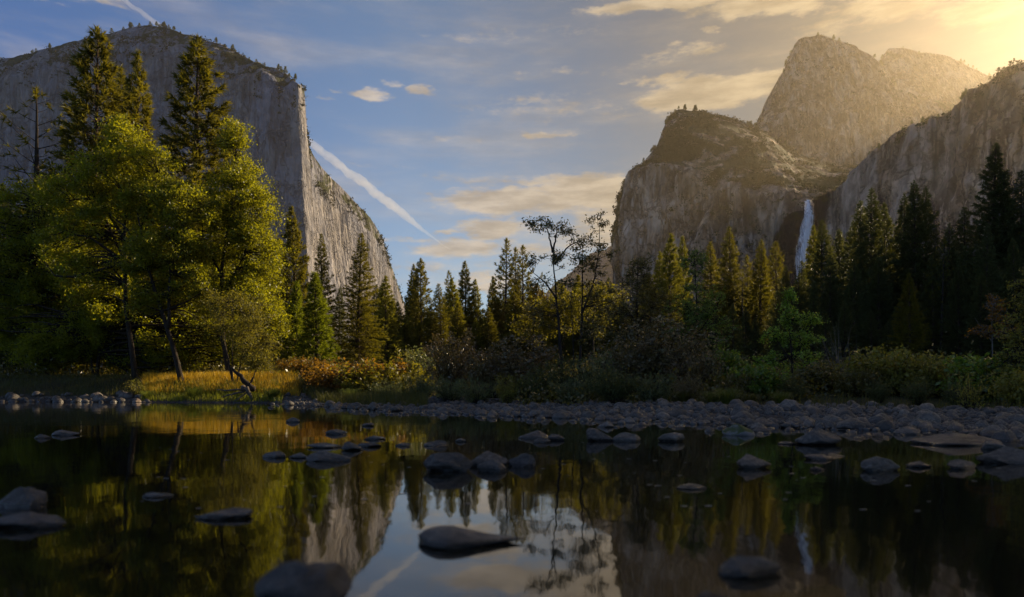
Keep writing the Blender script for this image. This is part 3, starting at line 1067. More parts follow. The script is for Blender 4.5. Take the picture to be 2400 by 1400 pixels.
bl = "broadleaf trees on the sunlit bank"
d = 51.0
k = d / F
grown("oak_tree", 41, G(322, d), [[G(322, d, 1.0), T(302, 770, d), T(291, 640, d), T(292, 500, d), T(288, 340, d)], [T(296, 620, d), T(250, 520, d + 1), T(205, 420, d + 1)], [T(291, 640, d), T(335, 520, d - 1), T(372, 410, d)], [T(292, 560, d), T(230, 470, d), T(150, 470, d)]],
      [(T(290, 330, d), (46 * k, 1.8, 42 * k), .35), (T(330, 385, d), (78 * k, 2.6, 48 * k), .5), (T(260, 420, d), (80 * k, 2.8, 50 * k), .6), (T(190, 470, d), (70 * k, 2.6, 60 * k), .5), (T(360, 470, d), (70 * k, 2.5, 55 * k), .5), (T(170, 580, d + 1), (85 * k, 2.8, 60 * k), .55), (T(270, 540, d + .6), (80 * k, 2.6, 55 * k), .5), (T(220, 650, d + 1), (75 * k, 2.4, 50 * k), .4)],
      .15, 280, 80, .84, "oak", "darkbark", "tall oak with an upright black trunk and wide green crown", "oak", bl, .22, .6, 6)
d = 49.5
k = d / F
grown("oak_tree", 42, G(428, d), [[G(428, d, 1.0), T(408, 820, d), T(372, 710, d), T(345, 620, d), T(322, 500, d)], [T(395, 770, d), T(398, 650, d), T(412, 560, d + .5), T(440, 450, d)], [T(345, 620, d), T(300, 540, d), T(255, 500, d)]],
      [(T(430, 480, d), (70 * k, 2.2, 60 * k), .6), (T(400, 580, d), (85 * k, 2.4, 52 * k), .6), (T(335, 610, d + 1), (60 * k, 2.2, 45 * k), .35), (T(440, 660, d + .6), (70 * k, 2.2, 48 * k), .45), (T(350, 700, d + 1), (55 * k, 2.0, 40 * k), .3)],
      .145, 270, 78, .80, "oak", "darkbark", "leaning oak with forked black trunk rising from golden grass", "oak", bl, .22, .6, 6)
d = 53.0
k = d / F
grown("oak_tree", 43, G(540, d), [[G(540, d, 1.0), T(520, 760, d), T(520, 620, d), T(545, 480, d), T(554, 310, d)], [T(520, 700, d), T(570, 600, d), T(605, 500, d)], [T(522, 650, d), T(480, 570, d), T(470, 480, d)]],
      [(T(553, 325, d), (24 * k, 1.0, 34 * k), .25), (T(560, 400, d), (42 * k, 1.8, 50 * k), .4), (T(585, 490, d), (55 * k, 2.4, 55 * k), .6), (T(500, 490, d), (60 * k, 2.4, 50 * k), .5), (T(600, 590, d), (52 * k, 2.5, 60 * k), .65), (T(520, 590, d + .8), (62 * k, 2.5, 55 * k), .55), (T(595, 690, d), (66 * k, 2.6, 60 * k), .7), (T(510, 690, d + 1), (58 * k, 2.4, 55 * k), .45), (T(640, 760, d + 4), (40 * k, 1.5, 40 * k), .3)],
      .145, 285, 80, .82, "oak", "darkbark", "broad sunlit oak forming the golden edge of the leafy bank", "oak", bl, .20, .6, 6)
d = 47.5
k = d / F
grown("willow_tree", 44, G(548, d), [[G(548, d, .9), T(530, 820, d), T(500, 760, d)], [G(552, d, .9), T(575, 800, d), T(590, 720, d)], [G(545, d, .9), T(545, 800, d), T(548, 690, d)]],
      [(T(550, 740, d), (85 * k, 2.2, 55 * k), 1.0), (T(600, 800, d), (50 * k, 1.8, 40 * k), .6), (T(612, 850, d - .5), (50 * k, 1.5, 22 * k), .35)],
      .13, 190, 56, .68, "willow", "darkbark", "low pale yellow willow with thin bare twigs above the driftwood", "willow", bl, .10, .4, 8)
d = 58.0
k = d / F
grown("oak_tree", 45, G(110, d), [[G(110, d, 1.5), T(105, 760, d), T(100, 600, d), T(105, 480, d)]],
      [(T(95, 500, d), (90 * k, 3, 95 * k), .8), (T(60, 640, d), (90 * k, 3, 80 * k), .8), (T(150, 700, d), (90 * k, 3, 80 * k), .7), (T(0, 560, d), (80 * k, 3, 110 * k), .7), (T(10, 740, d), (90 * k, 3, 70 * k), .7), (T(180, 560, d), (60 * k, 3, 80 * k), .6)],
      .16, 300, 84, .95, "oak", "darkbark", "shadowy oak under the half dead pine", "oak", bl, .25)
d = 56.0
k = d / F
grown("oak_tree", 46, G(225, d), [[G(225, d, 1.5), T(235, 800, d), T(240, 700, d)], [G(222, d, 1.5), T(205, 800, d), T(180, 720, d)]],
      [(T(120, 830, d), (110 * k, 2.5, 34 * k), .5), (T(290, 830, d + 2), (90 * k, 2.2, 34 * k), .4), (T(440, 830, d + 3), (90 * k, 2.2, 34 * k), .4), (T(240, 720, d), (80 * k, 2.5, 75 * k), .8), (T(160, 790, d), (85 * k, 2.5, 45 * k), .7), (T(60, 780, d + 1), (90 * k, 2.5, 50 * k), .6), (T(390, 800, d), (80 * k, 2.2, 50 * k), .5), (T(330, 820, d + 1), (60 * k, 2.2, 40 * k), .5), (T(330, 740, d + 3), (80 * k, 2.2, 60 * k), .7), (T(450, 720, d + 3), (80 * k, 2.2, 70 * k), .7), (T(520, 800, d + 2), (70 * k, 2.2, 50 * k), .5)],
      .15, 290, 90, .9, "oak", "darkbark", "spreading understorey oak low behind the upright black trunk", "oak", bl, .18)

# darker conifers behind the left bank
FL = "conifers in the shadow behind the left bank oaks"
for i, (px, top, d, key) in enumerate([(-60, 420, 70, "fir_a"), (15, 430, 75, "fir_b"), (60, 520, 66, "fir_c"), (130, 430, 76, "fir_a"), (185, 520, 72, "pine_c"), (250, 480, 80, "fir_b"), (340, 500, 78, "fir_c"), (400, 560, 82, "fir_a"), (470, 500, 80, "fir_b"),
                                      (560, 560, 84, "fir_c"), (620, 600, 88, "pine_c"), (-120, 350, 72, "pine_a"), (30, 640, 62, "fir_c"), (95, 620, 64, "fir_a"), (170, 650, 66, "fir_b"), (300, 660, 70, "fir_c"), (460, 690, 72, "fir_a"), (520, 640, 76, "fir_b")]):
    plant("conifer_tree", key, px, top, d, "dark conifer half hidden behind the leafy oaks", "conifer", FL, 1.15)

# edge of the clearing
ME = "conifers at the edge of the sunlit clearing"
plant("conifer_tree", "pine_c", 697, 487, 80, "spire shaped pine in front of the sunlit cliff face", "conifer", ME, 1.02)
plant("conifer_tree", "warm_fir", 757, 548, 86, "slim conifer just beside the spire shaped pine", "conifer", ME, .95)
plant("conifer_tree", "warm_fir", 836, 545, 88, "lone bronze spire standing clear before the cliff's foot", "conifer", ME, 1.22)
plant("conifer_tree", "fir_c", 793, 672, 92, "small round topped dark fir beside the lone bronze spire", "conifer", ME, 1.0)
plant("young_pine", "young_pine", 742, 640, 62, "bushy bright green young pine lit down its flank", "conifer", ME, 1.15)
plant("young_pine", "young_pine", 690, 660, 65, "slimmer young pine behind the bushy bright one", "conifer", ME, .95)
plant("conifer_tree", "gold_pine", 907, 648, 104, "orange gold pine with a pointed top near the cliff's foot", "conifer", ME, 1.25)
plant("conifer_tree", "pine_b", 650, 560, 84, "pine peeping out behind the sunlit oak's edge", "conifer", ME, 1.0)

# middle of the valley
MC = "pines across the middle of the valley"
for px, top, d, key, wd, lab in [
    (990, 606, 122, "pine_a", .95, "rounded pine taller of the pair beside the valley gap"),
    (964, 622, 126, "pine_c", .85, "pine slightly shorter of the pair beside the valley gap"),
    (1055, 636, 130, "thin_pine", .9, "thin lone pine between two fuller valley pines"),
    (1090, 614, 122, "pine_c", 1.0, "full dark pine in the centre of the valley gap"),
    (1118, 655, 126, "gold_pine", 1.0, "golden pine leaning against the full dark valley pine"),
    (1182, 560, 124, "thin_pine", 1.0, "tallest of three thin pines with sky between their limbs"),
    (1206, 583, 128, "thin_pine", .9, "middle one of three thin pines with sky between their limbs"),
    (1226, 576, 126, "thin_pine", .95, "third thin pine, closest to the tall bare stemmed alder"),
    (1152, 650, 130, "pine_c", .9, "bushy pine at the feet of the three thin pines")]:
    plant("pine_tree", key, px, top, d, lab, "pine", MC, wd)
fill = random.Random(9)
for i in range(70):
    px = 850 + i * 8.7 + fill.uniform(-9, 9)
    top = fill.uniform(655, 765)
    plant("conifer_tree", fill.choice(["pine_c", "gold_pine", "pine_a", "gold_thin", "gold_pine", "warm_fir", "warm_fir", "rust_pine", "fir_b"]), px, top, fill.uniform(104, 150), "smaller conifer in the mixed stand across the valley", "conifer", "smaller conifers across the valley", 1.35)
for i in range(30):
    px = 1330 + i * 20 + fill.uniform(-12, 12)
    plant("conifer_tree", fill.choice(["pine_c", "fir_b", "fir_c", "fir_a", "warm_fir"]), px, fill.uniform(630, 730), fill.uniform(100, 140), "conifer in the stand below the squat rock", "conifer", "conifers below the squat rock", 1.25)

# under the squat rock: sunlit tips
MR = "sunlit tipped conifers below the squat rock"
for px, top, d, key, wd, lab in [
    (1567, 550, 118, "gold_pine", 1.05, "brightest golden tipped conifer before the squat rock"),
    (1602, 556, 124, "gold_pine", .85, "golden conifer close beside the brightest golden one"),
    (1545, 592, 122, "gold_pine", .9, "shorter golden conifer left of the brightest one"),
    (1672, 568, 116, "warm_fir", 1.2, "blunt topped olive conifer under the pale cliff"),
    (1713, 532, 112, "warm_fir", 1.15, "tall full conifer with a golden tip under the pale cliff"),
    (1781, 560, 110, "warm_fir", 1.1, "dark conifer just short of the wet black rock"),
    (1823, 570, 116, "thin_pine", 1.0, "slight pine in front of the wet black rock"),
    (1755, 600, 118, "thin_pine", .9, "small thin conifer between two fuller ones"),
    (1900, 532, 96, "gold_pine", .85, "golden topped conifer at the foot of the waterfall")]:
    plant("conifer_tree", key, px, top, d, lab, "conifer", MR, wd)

# dark forest under the leaning cliff
DF = "dark forest under the leaning cliff"
for px, top, d, key, wd in [(1925, 515, 92, "fir_b", 1.0), (1962, 537, 95, "fir_c", 1.0), (1988, 521, 90, "fir_a", .95), (2016, 468, 86, "fir_b", 1.05), (2041, 443, 84, "fir_b", .9), (2076, 473, 88, "fir_a", .95), (2120, 456, 84, "fir_c", .8),
                            (2172, 442, 84, "fir_a", .9), (2220, 526, 78, "fir_c", .9), (2260, 487, 80, "fir_b", .9), (2311, 527, 66, "fir_c", .8), (2353, 405, 72, "fir_a", 1.0), (2398, 400, 70, "fir_b", 1.0),
                            (1842, 622, 88, "fir_c", 1.0), (1874, 612, 86, "fir_b", .9), (1868, 640, 84, "fir_a", 1.0), (2440, 380, 68, "fir_a", 1.0), (2500, 330, 66, "fir_b", 1.1), (1945, 600, 82, "fir_c", .9), (2000, 610, 76, "fir_a", 1.0), (2062, 600, 80, "fir_c", 1.0), (2190, 600, 74, "fir_b", 1.1), (2250, 620, 68, "fir_c", .9),
                            (2375, 560, 60, "fir_a", 1.1), (1905, 660, 78, "fir_b", 1.0), (2300, 640, 62, "fir_b", 1.2), (2100, 560, 92, "fir_a", 1.2), (2030, 560, 98, "fir_c", 1.2), (2240, 560, 96, "fir_a", 1.3), (2330, 520, 92, "fir_c", 1.2), (1960, 640, 96, "fir_b", 1.3), (2400, 600, 90, "fir_c", 1.2)]:
    plant("fir_tree", key, px, top, d, "dark fir packed into the shaded forest under the leaning cliff", "fir", DF, wd * 1.05)
plant("fir_tree", "fir_a", 2327, 334, 73, "tallest dark fir, its sharp spire on the leaning cliff", "fir", DF, 1.12)
plant("fir_tree", "fir_c", 2147, 426, 82, "broadest fir with a many pointed top below the leaning cliff", "fir", DF, 1.12)
plant("fir_tree", "warm_fir", 2130, 640, 58, "round topped brownish fir standing forward of the dark forest", "fir", DF, 1.35)
for i in range(24):
    px = 1640 + i * 36 + fill.uniform(-14, 14)
    plant("fir_tree", fill.choice(["fir_a", "fir_b", "fir_c"]), px, fill.uniform(690, 760), fill.uniform(56, 84), "low dark fir filling the foot of the shaded forest", "fir", "low firs at the forest foot", 1.35)

for i in range(26):  # firs out of view, added to keep the forest in shade
    px, d = fill.uniform(2520, 3300), fill.uniform(60, 105)
    plant("fir_tree", fill.choice(["fir_a", "fir_b", "fir_c"]), px, HY - fill.uniform(20, 27) / d * F, d, "unseen fir added past the tallest spire to shade the forest", "fir", "unseen firs added for shade", 1.2)

for px, top, d, lab in [(1745, 640, 100, "grey snag poking up among the golden tipped conifers"), (2205, 560, 72, "bare snag at the dark forest's edge beside the broadest fir"), (1035, 700, 118, "short bare snag between the thin lone pine and the pair"), (1270, 640, 110, "bare snag just behind the forking alder")]:
    plant("dead_pine", "snag", px, top, d, lab, "dead tree", None, .8)

# ------------------------------------------------------------------ tall alders over the middle bushes
d = 36.0
k = d / F
grown("alder_tree", 51, G(1318, d), [[G(1318, d, .9), T(1312, 780, d), T(1302, 680, d), T(1296, 590, d)], [T(1296, 592, d), T(1287, 555, d), T(1278, 515, d)], [T(1296, 592, d), T(1303, 555, d + .2), T(1308, 520, d)], [T(1300, 620, d), T(1330, 580, d), T(1370, 560, d)], [T(1305, 700, d), T(1275, 660, d), T(1250, 640, d)]],
      [(T(1265, 525, d), (28 * k, .5, 22 * k), .5), (T(1315, 545, d), (40 * k, .6, 22 * k), .55), (T(1365, 570, d), (34 * k, .5, 20 * k), .5), (T(1275, 605, d), (48 * k, .7, 22 * k), .5), (T(1320, 610, d), (40 * k, .6, 20 * k), .4), (T(1290, 740, d), (70 * k, .9, 36 * k), .6), (T(1270, 660, d), (40 * k, .6, 18 * k), .3)],
      .12, 46, 22, .36, "olive", "darkbark", "tall wispy alder with a bare dark stem forking against the sky", "alder", "wispy alders over the middle bushes", .10, .5, 4)
grown("alder_tree", 52, G(1358, d), [[G(1358, d, .9), T(1362, 780, d), T(1365, 690, d), T(1366, 590, d)], [T(1362, 740, d), T(1392, 660, d), T(1404, 580, d), T(1406, 515, d)], [G(1345, d, .9), T(1343, 790, d), T(1340, 720, d)]],
      [(T(1405, 530, d), (30 * k, .5, 34 * k), .45), (T(1370, 620, d), (34 * k, .6, 30 * k), .75), (T(1412, 610, d), (28 * k, .5, 40 * k), .7), (T(1350, 690, d), (60 * k, .8, 40 * k), .8), (T(1420, 690, d), (36 * k, .6, 40 * k), .5), (T(1370, 780, d), (60 * k, .8, 40 * k), .6)],
      .12, 46, 22, .36, "olive", "darkbark", "two stemmed wispy alder nearest the squat rock", "alder", "wispy alders over the middle bushes", .085, .5, 4)
d = 60.0
k = d / F
for seed, px, cy, rw, rh, lab in [(53, 1390, 720, 70, 70, "amber leaved tree glowing behind the wispy alders"), (54, 1310, 740, 60, 50, "small amber tree low behind the forking alder"), (55, 1250, 760, 60, 50, "amber brown tree at the feet of the thin pines")]:
    grown("amber_tree", seed, G(px, d), [[G(px, d, 1.2), T(px, cy + 40, d), T(px + 4, cy - 20, d)]], [(T(px, cy, d), (rw * k, 2.0, rh * k), 1.0)], .16, 120, 42, .8, "amber", "darkbark", lab, "amber tree", "amber trees in the middle distance", .12)
d = 44.0
k = d / F
grown("dogwood_tree", 56, G(1500, d), [[G(1500, d, 1.0), T(1495, 800, d), T(1492, 700, d), T(1495, 630, d)], [T(1495, 760, d), T(1450, 700, d)], [T(1495, 760, d), T(1540, 700, d)]],
      [(T(1495, 640, d), (32 * k, 1.0, 38 * k), .5), (T(1490, 710, d), (65 * k, 1.5, 55 * k), 1.0), (T(1440, 760, d), (60 * k, 1.4, 50 * k), .8), (T(1545, 760, d), (65 * k, 1.5, 55 * k), .8)],
      .11, 70, 60, .42, "olive", "darkbark", "dusky olive dogwood rising above the brown thicket", "dogwood", None, .10)
d = 42.0
k = d / F
grown("green_tree", 57, G(1640, d), [[G(1640, d, 1.0), T(1638, 800, d), T(1632, 700, d), T(1628, 600, d)], [T(1638, 780, d), T(1680, 720, d)], [T(1638, 760, d), T(1600, 700, d)]],
      [(T(1630, 620, d), (30 * k, .9, 36 * k), .45), (T(1640, 700, d), (62 * k, 1.3, 50 * k), 1.0), (T(1655, 770, d), (75 * k, 1.4, 50 * k), 1.0), (T(1600, 760, d), (50 * k, 1.2, 60 * k), .6)],
      .10, 60, 66, .38, "bright", "darkbark", "slender green tree before the dark firs", "green tree", None, .09)
d = 30.0
k = d / F
grown("sapling", 58, G(1858, d), [[G(1858, d, .7), T(1856, 840, d), T(1850, 770, d), T(1848, 690, d)], [T(1857, 850, d), T(1890, 790, d), T(1905, 750, d)], [T(1857, 850, d), T(1815, 790, d), T(1805, 760, d)]],
      [(T(1845, 705, d), (12 * k, .25, 24 * k), .35), (T(1850, 745, d), (34 * k, .5, 20 * k), .5), (T(1828, 785, d), (46 * k, .6, 18 * k), .6), (T(1880, 795, d), (46 * k, .6, 22 * k), .6), (T(1848, 845, d), (72 * k, .8, 24 * k), .8), (T(1898, 752, d), (18 * k, .3, 14 * k), .3), (T(1795, 850, d), (26 * k, .4, 12 * k), .3)],
      .085, 52, 52, .22, "sapling", "darkbark", "bright green sapling glowing before the dark forest", "sapling", None, .05)
d = 27.0
k = d / F
grown("sapling", 59, G(2325, d), [[G(2325, d, .7), T(2326, 820, d), T(2324, 760, d), T(2330, 700, d)], [T(2325, 800, d), T(2300, 770, d), T(2285, 745, d)], [T(2325, 790, d), T(2355, 760, d), T(2372, 735, d)]],
      [(T(2330, 715, d), (22 * k, .4, 26 * k), .4), (T(2345, 750, d), (44 * k, .5, 14 * k), .5), (T(2300, 775, d), (26 * k, .4, 12 * k), .3), (T(2350, 780, d), (40 * k, .5, 12 * k), .4)],
      .085, 26, 46, .17, "orange", "greybark", "thin sapling with orange and grey leaves at the forest edge", "sapling", None, .03)
d = 22.0
k = d / F
grown("streamside_tree", 60, G(2440, d), [[G(2440, d, .5), T(2430, 820, d), T(2415, 720, d), T(2405, 650, d)], [T(2435, 850, d), T(2395, 800, d), T(2370, 770, d)]],
      [(T(2420, 690, d), (42 * k, .5, 55 * k), .8), (T(2430, 780, d), (80 * k, .7, 60 * k), 1.0), (T(2400, 870, d), (90 * k, .8, 60 * k), 1.0)],
      .08, 50, 70, .24, "ygreen", "darkbark", "leafy yellow green tree cut by the frame's edge", "streamside tree", None, .05)
# bare grey shrub
b_, c_ = shrub(61, 5.0, 2.0, 46, 0, .05, stem=.012)
b2, c2 = shrub(62, 4.0, 2.3, 40, 3, .07, stem=.008)
kind("bare", (b_, c2), "greybark", "brownsh", 5.0, ("stems", "foliage"))
plant("bare_shrub", "bare", 1972, 735, 29, "leafless grey shrub spreading thin arching stems", "bare shrub", None, .75, .3)

# ------------------------------------------------------------------ shrubs
kind("brown_a", shrub(71, 3.2, 1.7, 90, 75, .085, .75), "darkbark", "brownsh", 3.2, ("stems", "foliage"))
kind("brown_b", shrub(72, 3.2, 2.0, 100, 75, .085, .8), "darkbark", "brownsh", 3.2, ("stems", "foliage"))
kind("willow_a", shrub(73, 2.6, 1.2, 70, 70, .085, .7, .28), "darkbark", "sage", 2.6, ("stems", "foliage"))
kind("willow_b", shrub(74, 2.0, 1.3, 70, 60, .08, .75, .28), "darkbark", "sage", 2.0, ("stems", "foliage"))
kind("low_orange", shrub(75, 1.4, 1.7, 170, 90, .068, .95, .55, .3), "darkbark", "orange", 1.4, ("stems", "foliage"))
kind("azalea", shrub(76, 1.9, 1.7, 110, 70, .085, .85, .55, .3), "darkbark", "ygreen", 1.9, ("stems", "foliage"))
kind("dogleaf", shrub(77, 1.8, 1.5, 110, 95, .09, .85, .6), "darkbark", "bright", 1.8, ("stems", "foliage"))
kind("thin_willow", shrub(78, 1.3, .7, 34, 24, .06, .6, .4), "darkbark", "ygreen", 1.3, ("stems", "foliage"))
recolour("amber_bush", "low_orange", "amber")
recolour("russet_bush", "azalea", "rust")
recolour("olive_bush", "azalea", "olive")
recolour("dark_bush", "brown_b", "fir")
recolour("yellow_bush", "willow_a", "ygreen")
BR = "brown streamside thickets in the middle"
for px, top, d, key, wd, lab in [
    (1062, 770, 40, "brown_a", 1.0, "tall brown thicket with pale twigs above the valley grass"),
    (1150, 800, 38, "brown_b", 1.0, "brown thicket between the tall twiggy one and the alder"),
    (1225, 780, 37, "brown_a", 1.15, "rounded brown thicket below the three thin pines"),
    (1300, 830, 31, "dark_bush", 1.0, "low dark thicket around the forking alder's foot"),
    (1395, 810, 31, "willow_a", 1.3, "grey green thicket beside the two stemmed alder"),
    (1475, 760, 33, "brown_b", 1.0, "large brown thicket below the olive dogwood"),
    (1560, 735, 33, "brown_a", 1.2, "tallest brown thicket in front of the slender green tree"),
    (1620, 790, 31, "brown_b", .9, "brown thicket with a grey haze of leaves beside the green tree"),
    (1680, 815, 34, "dogleaf", 1.0, "deep green bush behind the tufted grass"),
    (1440, 850, 27, "dark_bush", 1.0, "dark low thicket at the cobbles' back edge"),
    (1340, 870, 28, "willow_b", 1.0, "small grey green willow behind the cobbles' middle"),
    (1530, 858, 27, "willow_b", 1.0, "rounded silvery willow bush behind the cobbles"),
    (1610, 870, 26, "brown_b", .8, "low russet thicket beside the silvery willow"),
    (1240, 875, 30, "dark_bush", .8, "shaded low bush by the driftwood poles")]:
    plant("thicket", key, px, top, d, lab, "thicket", BR, wd)
OR = "autumn bushes along the sunlit bank"
for px, top, d, key, wd, lab in [
    (712, 838, 52, "low_orange", 1.2, "highest orange bush at the clearing's edge"),
    (775, 850, 49, "russet_bush", 1.2, "low orange bush beside the highest one"),
    (845, 842, 46, "low_orange", 1.2, "orange and brown bush midway along the bank"),
    (912, 846, 45, "amber_bush", 1.2, "fading orange bush nearest the pale willows"),
    (668, 858, 52, "yellow_bush", 1.2, "yellow green bush between the willow and the orange bushes"),
    (955, 868, 42, "yellow_bush", 1.0, "yellow green bush ending the orange row")]:
    plant("autumn_bush", key, px, top, d, lab, "bush", OR, wd)
PW = "pale willows beyond the cobble bar"
for px, top, d, key, wd, lab in [
    (963, 800, 52, "yellow_bush", .75, "upright pale yellow willow before the dark tree trunks"),
    (1003, 802, 47, "willow_a", 1.1, "feathery grey green willow beside the upright pale one"),
    (905, 880, 40, "willow_b", 1.1, "low grey green willow behind the cobble bar's start"),
    (985, 868, 36, "willow_a", 1.1, "feathery willow in front of the brown thicket"),
    (1050, 870, 33, "willow_b", 1.2, "low willow beside the driftwood poles"),
    (1120, 872, 31, "willow_b", 1.1, "small willow over the driftwood poles"),
    (1190, 868, 30, "yellow_bush", .9, "dull yellow willow behind the cobble bar")]:
    plant("willow_bush", key, px, top, d, lab, "willow bush", PW, wd)
AZ = "bushes under the dark forest"
for px, top, d, key, wd, lab in [
    (1935, 850, 29, "olive_bush", 1.2, "russet olive bush under the bare grey shrub"),
    (2015, 862, 26, "olive_bush", 1.0, "low olive bush between the bare shrub and the yellow bush"),
    (2085, 806, 27, "azalea", 1.1, "yellow topped bush, highest of the row under the firs"),
    (2155, 826, 26, "azalea", 1.1, "wide yellow green bush in the middle of the row"),
    (2215, 842, 26, "azalea", 1.15, "yellow bush beside the orange leaved sapling"),
    (2290, 858, 24, "olive_bush", 1.1, "shadowed rusty bush behind the thin cobble willow"),
    (2350, 820, 23, "dogleaf", 1.1, "bright leafed bush by the frame edge tree"),
    (2420, 860, 20, "azalea", 1.1, "pale bush at the cobbles' far end"),
    (1780, 850, 27, "dogleaf", 1.0, "dark green bush beside the bright sapling"),
    (1725, 868, 27, "olive_bush", .9, "low brownish bush behind the big grass tuft"),
    (1860, 880, 26, "dark_bush", .9, "dark bush at the bright sapling's foot"),
    (2060, 885, 23, "dark_bush", .9, "shadowed bush below the yellow row's near end"),
    (2150, 880, 22, "dark_bush", .9, "deep shadowed bush under the wide yellow green bush"),
    (2245, 890, 21, "dark_bush", .8, "shadowed bush beside the thin cobble willow")]:
    plant("streamside_bush", key, px, top, d, lab, "bush", AZ, wd)
plant("thin_willow", "thin_willow", 2270, 868, 18.0, "spindly willow growing out of the cobbles", "willow bush", None, .9)
plant("thin_willow", "thin_willow", 320, 886, 47.0, "little leafy bush standing alone beside the bank cobbles", "bush", None, 1.0)

# ------------------------------------------------------------------ grass and undergrowth
def blades(name, area, n, hmin, hmax, wd, mat, label, seed, lean=.25):
    rng = np.random.default_rng(seed)
    P = area(rng, n)
    z = ground_z(P[:, 0], P[:, 1])
    n = len(P)
    h = rng.uniform(hmin, hmax, n)
    a = rng.uniform(0, 2 * np.pi, n)
    B = np.column_stack([P, z - .02])
    s = np.column_stack([np.cos(a), np.sin(a), np.zeros(n)]) * wd
    tip = B + np.column_stack([rng.normal(size=n) * lean * h, rng.normal(size=n) * lean * h, h])
    mid = B * .5 + tip * .5 + np.array([0, 0, .06])
    V = np.stack([B - s, B + s, mid + s * .7, mid - s * .7, tip], 1).reshape(-1, 3)
    i = np.arange(n)[:, None] * 5
    me = mesh_np(name, V, [i + np.array([[0, 1, 2, 3]]), i + np.array([[3, 2, 4]])], M[mat])
    return tag(link(name, me), label, "grass", None, "stuff")


def by_view(px0, px1, s0, s1, cluster=.0):
    def f(rng, n):
        px = rng.uniform(px0, px1, n * 6)
        y = rng.uniform(12, 75, n * 6)
        x = (px - CX) / F * y
        s = shore_s(x, y)
        ok = (s > s0) & (s < s1)
        x, y = x[ok], y[ok]
        nn = fbm(np.stack([x * .5, y * .5, x * 0], -1), 3, 77)
        ok = nn + rng.uniform(-.5, .5, len(x)) > cluster - .3
        return np.column_stack([x[ok], y[ok]])[:n]
    return f


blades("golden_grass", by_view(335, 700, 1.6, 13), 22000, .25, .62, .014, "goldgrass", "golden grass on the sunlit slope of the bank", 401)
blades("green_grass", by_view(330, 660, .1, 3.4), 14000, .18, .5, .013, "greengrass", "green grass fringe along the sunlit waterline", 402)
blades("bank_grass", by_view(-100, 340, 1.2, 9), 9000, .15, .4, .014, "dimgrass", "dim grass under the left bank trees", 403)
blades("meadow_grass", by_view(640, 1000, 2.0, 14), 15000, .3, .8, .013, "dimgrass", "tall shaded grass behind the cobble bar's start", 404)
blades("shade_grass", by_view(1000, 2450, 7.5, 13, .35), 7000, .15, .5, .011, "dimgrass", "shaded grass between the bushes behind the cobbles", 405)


def undergrowth(name, px0, px1, d0, d1, n, size, mat, label, seed, hh=1.0):
    rng = np.random.default_rng(seed)
    px, y = rng.uniform(px0, px1, n), rng.uniform(d0, d1, n)
    x = (px - CX) / F * y
    ok = shore_s(x, y) > 5
    x, y = x[ok], y[ok]
    k = 40
    s = rng.uniform(.4, 1.2, len(x)) * hh
    C = np.repeat(np.column_stack([x, y, ground_z(x, y)]), k, 0)
    C += rng.normal(size=C.shape) * np.repeat(s, k)[:, None] * np.array([.5, .5, .0])
    C[:, 2] += np.abs(rng.normal(size=len(C))) * np.repeat(s, k) * .6
    mb = MB()
    mb.leaves(C, size, rng, .6)
    tag(link(name, mb.mesh(name, M[mat])), label, "undergrowth", None, "stuff")


undergrowth("undergrowth", -200, 640, 54, 80, 700, .2, "olive", "leafy undergrowth below the left bank trees", 411, 1.2)
undergrowth("undergrowth", 640, 1400, 48, 110, 900, .22, "olive", "brushy undergrowth across the middle of the valley", 412, 1.4)
undergrowth("undergrowth", 1200, 2500, 26, 50, 900, .14, "olive", "dim undergrowth between the streamside bushes", 413, .9)
undergrowth("undergrowth", 1500, 2600, 50, 90, 700, .25, "fir", "dim undergrowth of the shaded forest", 414, 1.6)


def tuft_mesh(seed, h, r, n, mat):
    rng = np.random.default_rng(seed)
    mb = MB()
    a = rng.uniform(0, 2 * np.pi, n)
    q = np.sqrt(rng.uniform(0, 1, n))
    for i in range(n):
        u = np.array([math.cos(a[i]), math.sin(a[i]), 0])
        b = u * q[i] * r * .25
        L = h * rng.uniform(.6, 1.05)
        out = q[i] * r * rng.uniform(.7, 1.3)
        P = np.array([b, b + u * out * .35 + [0, 0, L * .6], b + u * out * .8 + [0, 0, L * .9], b + u * out * 1.15 + [0, 0, L * .78]])
        sd = np.array([-u[1], u[0], 0]) * .009
        V = np.vstack([np.stack([P[j] - sd * (1 - j * .3), P[j] + sd * (1 - j * .3)]) for j in range(4)])
        mb.add(V, [(0, 1, 3, 2), (2, 3, 5, 4), (4, 5, 7, 6)])
    return mb.mesh("grass_tuft", M[mat])


tufts = [tuft_mesh(81, .75, .6, 420, "tuftgrass"), tuft_mesh(82, .65, .5, 360, "dimgrass")]
for px, d, k, s, lab in [(1705, 24.0, 0, 1.0, "big green grass tuft arching over the cobbles"), (1670, 25.0, 0, .8, "smaller green grass tuft beside the big one"), (1600, 25.5, 1, .9, "tawny grass tuft by the russet thicket"),
                         (1590, 27, 1, .8, "tawny tuft behind its larger neighbour"), (1760, 23.5, 1, .8, "brownish tuft under the dark green bush"), (1830, 23.5, 0, .7, "green tuft under the bright sapling"),
                         (455, 45.3, 0, 1.3, "green tuft at the sunlit waterline"), (345, 46.0, 0, 1.0, "green tuft where the golden slope begins"), (1265, 29, 1, .8, "dry tuft beside the driftwood poles"), (640, 43.5, 0, 1.2, "shaded tuft beside the dead root"), (820, 39.5, 0, 1.2, "green tuft at the cobble bar's start")]:
    x = (px - CX) / F * d
    o = link("grass_tuft", tufts[k], None, (x, d, float(ground_z(x, d)) - .03))
    o.scale = (s, s, s)
    o.rotation_euler = (0, 0, _rr.uniform(0, 6))
    tag(o, lab, "grass tuft", "grass tufts along the river")

